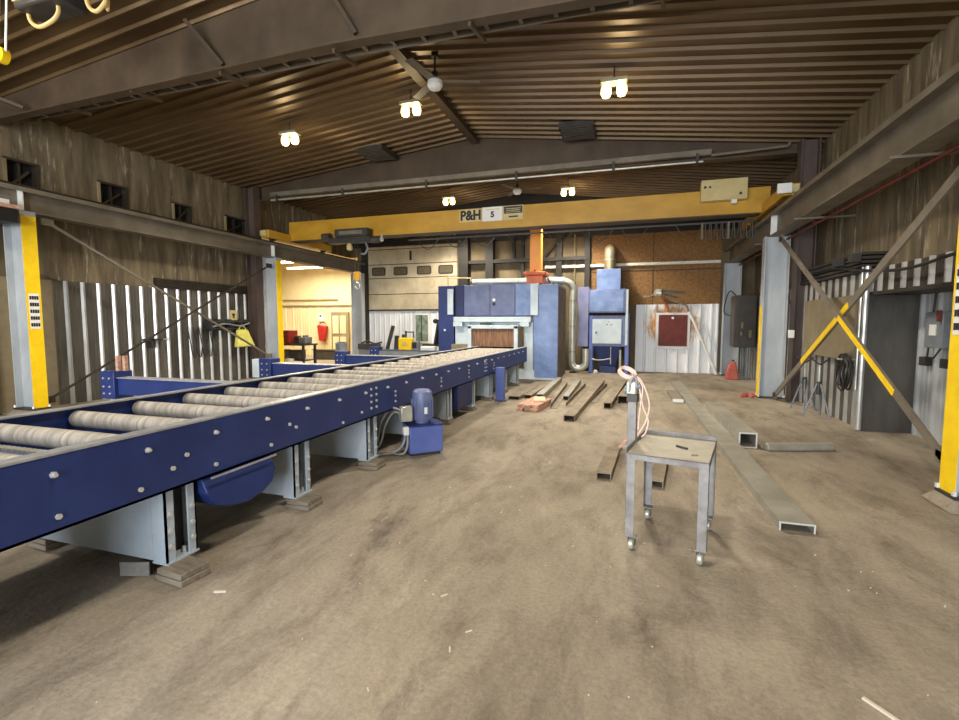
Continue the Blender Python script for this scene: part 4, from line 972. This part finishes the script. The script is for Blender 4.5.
stock('steel_channel','channel',(-2.32,9.7,0),(-2.24,12.4,0),0.24,0.075,'rust','rusty channel nearest the conveyor in the row of loose steel','steel channel',group=SC)
stock('steel_channel','channel',(-2.08,9.95,0),(-2.02,12.6,0),0.17,0.08,'rust','rusty channel, second from the conveyor in the row of loose steel','steel channel',group=SC)
stock('steel_tube','tube',(-1.80,9.85,0),(-1.86,13.1,0),0.15,0.12,'mill','slim square tube running from the pink bundle toward the blast machine','steel tube',group=SC)
stock('steel_angle','angle',(-1.37,8.9,0),(-1.50,12.4,0),0.12,0.08,'rust','narrow rusty angle bar just right of the pink bundle','steel angle',group=SC)
stock('steel_tube','tube',(-1.27,9.9,0),(-1.32,12.9,0),0.12,0.10,'mill','thin square tube in the middle of the loose steel row','steel tube',group=SC)
stock('steel_angle','angle',(-1.12,9.2,0),(-1.04,12.4,0),0.12,0.08,'rust','rusty angle bar left of the longest loose channel','steel angle',group=SC)
stock('steel_channel','channel',(-0.94,7.8,0),(-0.74,13.0,0),0.18,0.10,'rust','longest rusty channel of the loose row, ending nearest the camera','steel channel',group=SC)
stock('steel_angle','angle',(-0.72,9.8,0),(-0.52,12.6,0),0.12,0.08,'rust','short rusty angle bar right of the longest loose channel','steel angle',group=SC)
stock('steel_tube','tube',(-0.40,9.15,0),(-0.16,13.0,0),0.14,0.12,'rust','rusty square tube with an open end behind the cart pole','steel tube',group=SC)
stock('steel_channel','channel',(-0.13,9.9,0),(0.13,13.2,0),0.22,0.15,'rust','tall rusty channel lying right against the open square tube','steel channel',group=SC)
stock('steel_channel','channel',(-0.24,4.96,0),(-0.18,6.05,0),0.15,0.075,'rust','short wide channel on the floor left of the cart','steel channel')
stock('steel_flat','bar',(-0.14,6.10,0),(0.02,7.0,0),0.05,0.03,'pinkwood','narrow pinkish strip lying behind the short channel','strip')
stock('steel_channel','channel',(0.26,4.86,0),(0.42,6.3,0),0.13,0.075,'rust','short channel on the floor seen beneath the cart','steel channel')
stock('timber_offcut','bar',(0.92,10.35,0),(0.90,11.7,0),0.20,0.07,'wood','short timber offcut left of the far end of the long channel','timber')
mb = MB(); mb.b(0.82,1.02,10.30,10.345,0.01,0.07); single(mb,'tape_strip','white','white strip at the near end of the timber offcut','strip')
stock('timber_offcut','bar',(1.35,9.78,0.0),(1.62,9.88,0.0),0.12,0.05,'woodpale','small pale wood offcut behind the square tube','timber')
t = thing('timber_bundle','pinkish wrapped timber bundle at the near end of the loose steel','bundle',(-1.73,8.95,0),-0.12)
for k in range(2):
    for q in range(3):
        mb = MB(); mb.b(-0.2+q*0.14,-0.07+q*0.14,-0.5+0.05*((q+k)%2),0.5-0.04*q,0.062*k,0.062*k+0.058); mb.build('board','pinkwood',t,0.008,local=True)
mb = MB(); mb.obox((0.05,0.15,0.137),(0.22,0.5,0.03),Matrix.Rotation(0.3,3,'Z')); mb.build('loose_board','woodpale',t,0.006,local=True)

# ------------------------------------------------------------------ cart
ct = thing('utility_cart','worn grey steel cart on casters in the middle of the floor','cart',(0.3126,3.7214,0),-0.211)
def cpart(name,m,*boxes,parent=ct,bevel=0.003):
    q = MB()
    for b in boxes: q.b(*b)
    return q.build(name,m,parent,bevel,local=True)
W, D = 0.262, 0.345
cpart('tray','carttop',(-W,W,-D,D,0.688,0.70))
cpart('rim','cart',(-W,W,-D,-D+0.006,0.655,0.70),(W-0.006,W,-D,D,0.655,0.70))
cpart('lip','cart',(-W,W,D-0.006,D,0.64,0.735),(-W-0.006,-W,-D,D,0.64,0.73))
cpart('lip','cart',(-W,W,D-0.035,D-0.006,0.725,0.735))
for sx,sy in ((-1,-1),(1,-1),(-1,1),(1,1)):
    w = 0.062
    x0 = sx*W; x1 = sx*(W-w); y0 = sy*D; y1 = sy*(D-w*0.75)
    a,b = sorted((x0,x1)); c,d = sorted((y0,y1)); e,f = sorted((x0,x0-sx*0.006)); g,h = sorted((y0,y0-sy*0.006))
    lg = cpart('leg','cart',(a,b,g,h,0.10,0.66),(e,f,c,d,0.10,0.66))
    cx, cy = sx*(W-0.04), sy*(D-0.04)
    cs = cpart('caster_plate','cart',(cx-0.035,cx+0.035,cy-0.035,cy+0.035,0.095,0.105),parent=lg)
    cpart('caster_fork','rust',(cx-0.024,cx-0.019,cy-0.03,cy+0.03,0.03,0.097),(cx+0.019,cx+0.024,cy-0.03,cy+0.03,0.03,0.097),parent=lg)
    q = MB(); q.lathe((cx,cy,0.042),[(0.01,-0.018),(0.036,-0.018),(0.042,-0.009),(0.042,0.009),(0.036,0.018),(0.01,0.018)],18,'x'); q.build('caster_wheel','galv',lg,local=True)
px, py = -W-0.042, 0.02
cpart('pole','cart',(px-0.032,px+0.032,py-0.026,py+0.026,0.64,1.05))
cpart('pole_bracket','cart',(px-0.06,px+0.036,py-0.05,py+0.05,0.64,0.665))
vv = cpart('clamp_collar','dark',(px-0.04,px+0.04,py-0.035,py+0.035,1.005,1.06))
hd = cpart('tool_head','galv',(px-0.045,px+0.03,py-0.035,py+0.035,1.06,1.16),bevel=0.012)
q = MB(); q.cyl((px-0.06,py,1.09),(px-0.035,py,1.09),0.03,12); q.cyl((px,py,1.16),(px+0.01,py,1.21),0.018,10); q.cyl((px+0.03,py-0.02,1.12),(px+0.06,py-0.02,1.13),0.018,10); q.build('fitting','elecgrey',hd,local=True)
# hose coil hung on the cart pole
T = ct.matrix_basis
def cw(x,y,z): return T @ Vector((x,y,z))
t = thing('air_hose','pink and copper air hose coiled over the cart pole','hose',tuple(cw(px,py,0.75)))
for k in range(3):
    mb = MB(); mb.tube([cw(px-0.055+0.058*math.cos(q)+0.008*k,py+0.04*math.sin(q),1.215+0.026*math.sin(q)-0.022*math.cos(q)+0.008*k) for q in [2*PI*i/20 for i in range(21)]],0.0065,7); mb.build('hose_loop','hose',t)
for pts in ([(0,0,1.20),(0.05,-0.01,1.18),(0.10,-0.02,1.09),(0.125,-0.02,0.98),(0.10,-0.02,0.86),(0.045,-0.01,0.755)],
            [(0,0.01,1.19),(0.035,0.0,1.16),(0.06,-0.02,1.06),(0.085,-0.025,0.96),(0.12,-0.02,0.87),(0.10,-0.01,0.775),(0.07,0.0,0.74)],
            [(-0.01,0,1.21),(0.03,-0.02,1.19),(0.075,-0.03,1.12),(0.065,-0.03,1.0),(0.052,-0.02,0.88),(0.048,-0.02,0.80)]):
    mb = MB(); mb.tube([cw(px+a,py+b,c) for a,b,c in pts],0.0055,7,5); mb.build('hose_strand','hose',t)
mb = MB(); mb.tube([cw(px-0.02,py-0.04,1.08),cw(px-0.01,py-0.045,1.16),cw(px+0.02,py-0.03,1.2),cw(px+0.035,py-0.04,1.12)],0.008,7,4); mb.build('fitting_hose','cable',t)
mb = MB(); mb.obox(cw(0.06,-0.03,0.707),(0.085,0.018,0.012),Matrix.Rotation(-0.75,3,'Z')); mb.obox(cw(0.03,-0.005,0.707),(0.03,0.014,0.010),Matrix.Rotation(-0.75,3,'Z')); single(mb,'marker_pen','dark','small dark marker lying on the cart top','marker')
mb = MB(); mb.obox(cw(0.16,-0.20,0.704),(0.04,0.02,0.006),Matrix.Rotation(0.2,3,'Z')); single(mb,'metal_chip','rust','tiny rusty metal chip at the front right corner of the cart top','chip')

# ------------------------------------------------------------------ left wall clutter
t = thing('wall_rack','dark bar rack on the left wall next to the maroon post','rack',(-10.45,10.4,1.45))
mb = MB(); mb.b(-10.55,-10.35,9.7,11.1,1.62,1.66); mb.b(-10.55,-10.35,9.7,11.1,1.44,1.47); mb.build('shelf_bar','dark',t)
for y in (9.75,10.05,10.4,10.75,11.05):
    mb = MB(); mb.b(-10.57,-10.34,y,y+0.03,1.40,1.70); mb.build('bracket','dark',t)
mb = MB(); mb.tube([(-10.36,9.8,1.5),(-10.34,10.2,1.58),(-10.35,10.7,1.52),(-10.34,11.05,1.6)],0.025,8,4); mb.build('rope','elecgrey',t)
t = thing('hanging_bag','yellow green bag hanging under the rack on the left wall','bag',(-10.3,10.75,0.92))
mb = MB(); mb.add([(-10.40,10.5,0.93),(-10.40,11.15,0.93),(-10.40,11.0,1.42),(-10.40,10.6,1.42),(-10.22,10.52,0.95),(-10.22,11.12,0.95),(-10.32,10.96,1.42),(-10.32,10.64,1.42)],[(0,1,2,3),(7,6,5,4),(0,4,5,1),(1,5,6,2),(2,6,7,3),(3,7,4,0)]); mb.build('body','bag',t,0.03)
mb = MB(); mb.tube([(-10.36,10.65,1.40),(-10.35,10.72,1.5),(-10.35,10.85,1.5),(-10.36,10.92,1.40)],0.012,6,4); mb.build('handle','bag',t)
t = thing('warning_tag','small pale yellow tag above the rack on the left wall','tag',(-10.5,10.6,1.68))
mb = MB(); mb.b(-10.50,-10.48,10.5,10.75,1.68,1.95); mb.build('card','boxbeige',t)
mb = MB(); mb.b(-10.48,-10.475,10.57,10.68,1.80,1.86); mb.b(-10.48,-10.475,10.6,10.65,1.73,1.80); mb.build('print','dark',t)
t = thing('hanging_cables','tangle of dark cables hanging on the left wall cladding','cables',(-10.5,9.6,0.7))
for k in range(5):
    y0 = 9.2+0.16*k; mb = MB(); mb.tube([(-10.52,y0,1.5),(-10.5,y0+0.05,1.1),(-10.5,y0+0.1,0.8),(-10.5,y0+0.18,0.75),(-10.5,y0+0.22,1.0),(-10.52,y0+0.25,1.45)],0.012,6,4); mb.build('cable','rubber',t)
t = thing('wall_bracket','small dark tool bracket on the left wall cladding above the near transfer beam','bracket',(-10.5,8.3,1.1))
mb = MB(); mb.b(-10.56,-10.46,8.05,8.55,1.20,1.24); mb.b(-10.56,-10.46,8.2,8.24,1.02,1.24); mb.build('bar','dark',t)
mb = MB(); mb.cyl((-10.46,8.5,1.22),(-10.36,8.5,1.22),0.02,8); mb.build('peg','galv',t)
t = thing('column_junction_box','dark junction box with a pinkish cover strapped to the far left column','junction box',(-9.85,5.2,3.2))
mb = MB(); mb.b(-10.5,-9.55,5.04,5.32,3.22,3.44); bx = mb.build('box','black',t,0.01)
mb = MB(); mb.b(-10.53,-9.52,5.01,5.33,3.44,3.50); mb.build('cover','pinkwood',bx)
mb = MB(); mb.b(-9.61,-9.54,5.02,5.04,3.24,3.44); mb.b(-10.45,-9.6,5.02,5.04,3.235,3.255); mb.build('trim_strip','pinkwood',bx)
mb = MB(); mb.b(-10.35,-9.7,4.98,5.30,3.50,3.60); mb.build('cable_duct','white',t)
t = thing('coiled_rope','white coiled rope at the foot of the maroon post on the left edge','rope',(-10.35,5.2,0))
for k in range(4):
    mb = MB(); mb.tube([(-10.35+0.03*k,4.98+(0.15+0.01*k)*math.cos(q),0.32+0.28*math.sin(q)) for q in [2*PI*i/20 for i in range(21)]],0.018,6); mb.build('rope_loop','white',t)

# ------------------------------------------------------------------ side room contents
wbn = thing('workbench','dark cluttered workbench in the side room','workbench',(-12.2,14.6,0))
mb = MB(); mb.b(-13.2,-10.98,14.2,15.0,0.80,0.86); mb.build('top','dark',wbn)
for x in (-13.1,-11.1):
    for y in (14.25,14.9): mb = MB(); mb.b(x,x+0.07,y,y+0.07,0,0.8); mb.build('leg','dark',wbn)
mb = MB(); mb.b(-13.1,-11.05,14.25,14.95,0.25,0.29); mb.build('shelf','dark',wbn)
def box_thing(name,m,b,label,cat,bev=0.02,sub=None):
    x0,x1,y0,y1,z0,z1 = b; t = thing(name,label,cat,((x0+x1)/2,(y0+y1)/2,z0))
    q = MB(); q.b(*b); o = q.build('body',m,t,bev)
    for n,mm,bb in (sub or []): q = MB(); q.b(*bb); q.build(n,mm,o,0.004)
    return t
box_thing('tool_chest','red',(-12.75,-11.68,14.3,14.8,0.87,1.34),'red tool chest on the side room workbench','tool chest',0.02,
    [('drawer','maroon',(-12.7,-11.73,14.28,14.3,0.92+0.14*k,1.03+0.14*k)) for k in range(3)]+[('badge','white',(-12.38,-12.24,14.27,14.3,1.10,1.16))])
box_thing('grease_can','dark',(-11.55,-11.35,14.4,14.62,0.87,1.12),'dark can on the right end of the side room workbench','can',0.03,[('lid','red',(-11.53,-11.37,14.42,14.6,1.12,1.15))])
box_thing('tool_tray','elecgrey',(-11.30,-11.02,14.35,14.75,0.87,1.10),'grey tool tray at the very end of the side room workbench','tray',0.02,[('handle','dark',(-11.18,-11.14,14.4,14.7,1.10,1.16))])
for i,(x,z,m,lab) in enumerate(((-12.9,0.30,'black','black crate low on the side room workbench shelf'),(-12.2,0.30,'elecgrey','grey crate in the middle of the workbench shelf'),(-11.55,0.30,'dark','dark crate at the right of the workbench shelf'))):
    box_thing('crate',m,(x-0.2,x+0.2,14.35,14.8,z,z+0.3),lab,'crate',0.02,[('rim','dark',(x-0.21,x+0.21,14.34,14.81,z+0.3,z+0.33))])
t = thing('bucket','white bucket on the floor in front of the side room workbench','bucket',(-11.35,13.9,0))
mb = MB(); mb.lathe((-11.35,13.9,0),[(0.12,0),(0.15,0.33),(0.16,0.34),(0.16,0.36),(0.14,0.36)],18); mb.build('body','white',t)
mb = MB(); mb.tube([(-11.5,13.9,0.33),(-11.48,13.85,0.42),(-11.35,13.83,0.48),(-11.22,13.85,0.42),(-11.2,13.9,0.33)],0.008,6,4); mb.build('handle','dark',t)
t = thing('storage_bin','long dark open bin on the floor of the side room','bin',(-12.8,18.3,0))
mb = MB(); mb.b(-13.35,-12.25,17.9,18.7,0,0.05); mb.b(-13.35,-12.25,17.9,17.95,0.05,0.42); mb.b(-13.35,-12.25,18.65,18.7,0.05,0.42); mb.b(-13.35,-13.30,17.95,18.65,0.05,0.42); mb.b(-12.30,-12.25,17.95,18.65,0.05,0.42); mb.build('body','cabinet',t)
mb = MB(); mb.b(-13.4,-12.2,17.85,17.97,0.42,0.46); mb.build('rim','tan',t)
t = thing('fire_blanket_bag','red bag hanging on the side room wall','bag',(-14.2,19.85,0.7))
mb = MB(); mb.add([(-14.38,19.72,0.75),(-14.08,19.72,0.7),(-13.95,19.72,1.45),(-14.48,19.72,1.5),(-14.38,19.92,0.75),(-14.08,19.92,0.7),(-13.95,19.92,1.45),(-14.48,19.92,1.5)],[(0,1,2,3),(7,6,5,4),(0,4,5,1),(1,5,6,2),(2,6,7,3),(3,7,4,0)]); mb.build('body','red',t,0.04)
mb = MB(); mb.tube([(-14.4,19.82,1.48),(-14.3,19.85,1.62),(-14.1,19.85,1.62),(-14.0,19.82,1.44)],0.015,6,4); mb.build('strap','dark',t)
t = thing('wall_notice','white paper notice on the side room wall above the red bag','notice',(-14.3,19.9,1.6))
mb = MB(); mb.b(-14.5,-14.2,19.90,19.93,1.68,2.05); mb.build('paper','white',t)
mb = MB(); mb.b(-14.42,-14.32,19.895,19.90,1.9,1.98); mb.build('emblem','dark',t)
t = thing('gas_cylinder','red upright cylinder behind the yellow edged column in the side room','cylinder',(-13.3,15.1,0))
mb = MB(); mb.lathe((-12.95,15.3,0),[(0.1,0),(0.12,0.03),(0.12,1.45),(0.1,1.55),(0.04,1.62),(0.04,1.70)],16); mb.build('body','maroon',t)
mb = MB(); mb.cyl((-12.95,15.3,1.70),(-12.95,15.3,1.78),0.03,10); mb.build('valve','dark',t)
t = thing('oil_drum','blue-grey drum beside the column at the right of the side room','drum',(-10.32,15.5,0))
mb = MB(); mb.lathe((-10.32,15.5,0),[(0.2,0),(0.21,0.02),(0.21,0.28),(0.22,0.30),(0.21,0.32),(0.21,0.56),(0.22,0.58),(0.21,0.60),(0.21,0.86),(0.19,0.88)],24); mb.build('body','elecgrey',t)
mb = MB(); mb.lathe((-10.32,15.5,0),[(0.15,0.88),(0.15,0.90)],16); mb.build('lid','blue',t)
# back left machinery in front of the overhead door
t = thing('lever_machine','grey machine with upright levers in front of the overhead door','machine',(-8.1,15.4,0))
mb = MB(); mb.b(-9.4,-6.9,15.2,15.7,0.0,0.66); mb.build('base','elecgrey',t,0.02)
mb = MB(); mb.b(-9.4,-8.6,15.15,15.4,0.66,0.86); mb.build('tool_shelf','dark',t,0.01)
for x0,x1,h,w in ((-8.35,-8.1,1.5,0.10),(-8.0,-7.95,1.15,0.12),(-7.75,-7.7,1.2,0.08),(-7.62,-7.6,1.32,0.05)):
    mb = MB(); mb.bar((x0,15.4,0.66),(x1,15.4,h),w,w); mb.build('lever','dark',t)
mb = MB(); mb.b(-7.65,-7.3,15.38,15.42,1.26,1.30); mb.b(-7.33,-7.30,15.38,15.42,1.05,1.30); mb.build('handle_bar','cabinet',t)
mb = MB(); mb.tube([(-9.35,15.3,0.86),(-9.1,15.3,0.95),(-8.8,15.3,0.86),(-8.5,15.3,0.92)],0.03,8,4); mb.build('hose','dark',t)
box_thing('yellow_case','yellow',(-7.66,-7.16,14.9,15.15,0.67,1.09),'bright yellow case in front of the overhead door','case',0.03,[('latch','boxbeige',(-7.5,-7.32,14.885,14.9,0.82,0.95)),('stand','dark',(-7.6,-7.22,14.92,15.12,0.0,0.67))])
t = thing('office_chair','dark high-backed chair beside the left end of the blast machine','chair',(-6.45,15.3,0))
mb = MB(); mb.obox((-6.32,15.3,1.25),(0.10,0.44,0.80),Matrix.Rotation(0.18,3,'Y')); mb.build('backrest','black',t,0.04)
mb = MB(); mb.b(-6.85,-6.38,15.06,15.54,0.78,0.88); mb.build('seat','black',t,0.04)
mb = MB(); mb.lathe((-6.42,15.3,1.66),[(0.04,-0.08),(0.10,-0.04),(0.10,0.04),(0.04,0.08)],12); mb.build('headrest','black',t)
mb = MB(); mb.cyl((-6.6,15.3,0.08),(-6.6,15.3,0.78),0.04,10); mb.build('column','galv',t)
mb = MB()
for k in range(5):
    a = 2*PI*k/5; mb.bar((-6.6,15.3,0.08),(-6.6+0.28*math.cos(a),15.3+0.28*math.sin(a),0.03),0.05,0.05)
mb.build('star_base','dark',t)
box_thing('white_cabinet','white',(-6.75,-6.25,14.75,15.0,0.0,0.82),'small white cabinet beside the left end of the blast machine','cabinet',0.02,[('door','pale',(-6.72,-6.28,14.735,14.75,0.06,0.78)),('handle','dark',(-6.36,-6.33,14.72,14.735,0.4,0.52))])
box_thing('control_monitor','elecgrey',(-7.13,-6.91,14.85,15.1,0.55,0.98),'dark grey control unit between the yellow case and the white cabinet','control unit',0.02,[('screen','black',(-7.10,-6.94,14.835,14.85,0.75,0.94)),('pedestal','dark',(-7.09,-6.95,14.9,15.05,0,0.55))])

# ------------------------------------------------------------------ floor litter (uncountable bits)
mb = MB()
for k in range(170):
    x = random.uniform(-2.3,2.6); y = random.uniform(1.2,8.5)
    if (x > 0.85 and y > 3.8) or (x < 0.6 and y > 4.6): continue
    s = random.uniform(0.003,0.009); l = random.choice((1,1,1,1,2.5,5))
    mb.obox((x,y,0.002),(s*l,s,0.004),Matrix.Rotation(random.uniform(0,3),3,'Z'))
o = mb.build('floor_litter','chip',None); tag(o,'scattered pale chips and swarf on the concrete floor','litter',None,'stuff')
for x,y,a,l,lab in ((-2.30,2.15,0.4,0.07,'white chip on the floor near the nearest conveyor leg'),(1.02,2.28,-0.9,0.14,'pale wire offcut on the floor at the lower right')):
    mb = MB(); mb.obox((x,y,0.006),(l,0.015,0.010),Matrix.Rotation(a,3,'Z')); single(mb,'floor_chip','chip',lab,'chip')

# ------------------------------------------------------------------ daylight, world, camera
area('bay_door_daylight',(-3.2,YR-0.05,2.3),(math.radians(90),0,0),10.4,4.5,1350,(0.90,0.95,1.0))
w = bpy.data.worlds.new('overcast'); sc.world = w; w.use_nodes = True
w.node_tree.nodes['Background'].inputs[0].default_value = (0.80,0.88,1.0,1)
w.node_tree.nodes['Background'].inputs[1].default_value = 1.0

cam = bpy.data.cameras.new('camera'); co = bpy.data.objects.new('camera',cam); C.objects.link(co)
cam.sensor_width = 36; cam.lens = 480/959*36; cam.clip_start = 0.05; cam.clip_end = 200
co.location = (0,0,1.6)
pit = math.atan2(37,480); yaw = math.atan2(152.5, math.hypot(480,37))
co.rotation_euler = (PI/2-pit, 0, yaw)
sc.camera = co
sc.view_settings.view_transform = 'Standard'; sc.view_settings.look = 'None'
sc.view_settings.exposure = 0.38; sc.view_settings.gamma = 1.0; sc.view_settings.use_curve_mapping = False
sc.cycles.max_bounces = 8; sc.cycles.diffuse_bounces = 5; sc.cycles.use_denoising = True
sc.cycles.sample_clamp_indirect = 6
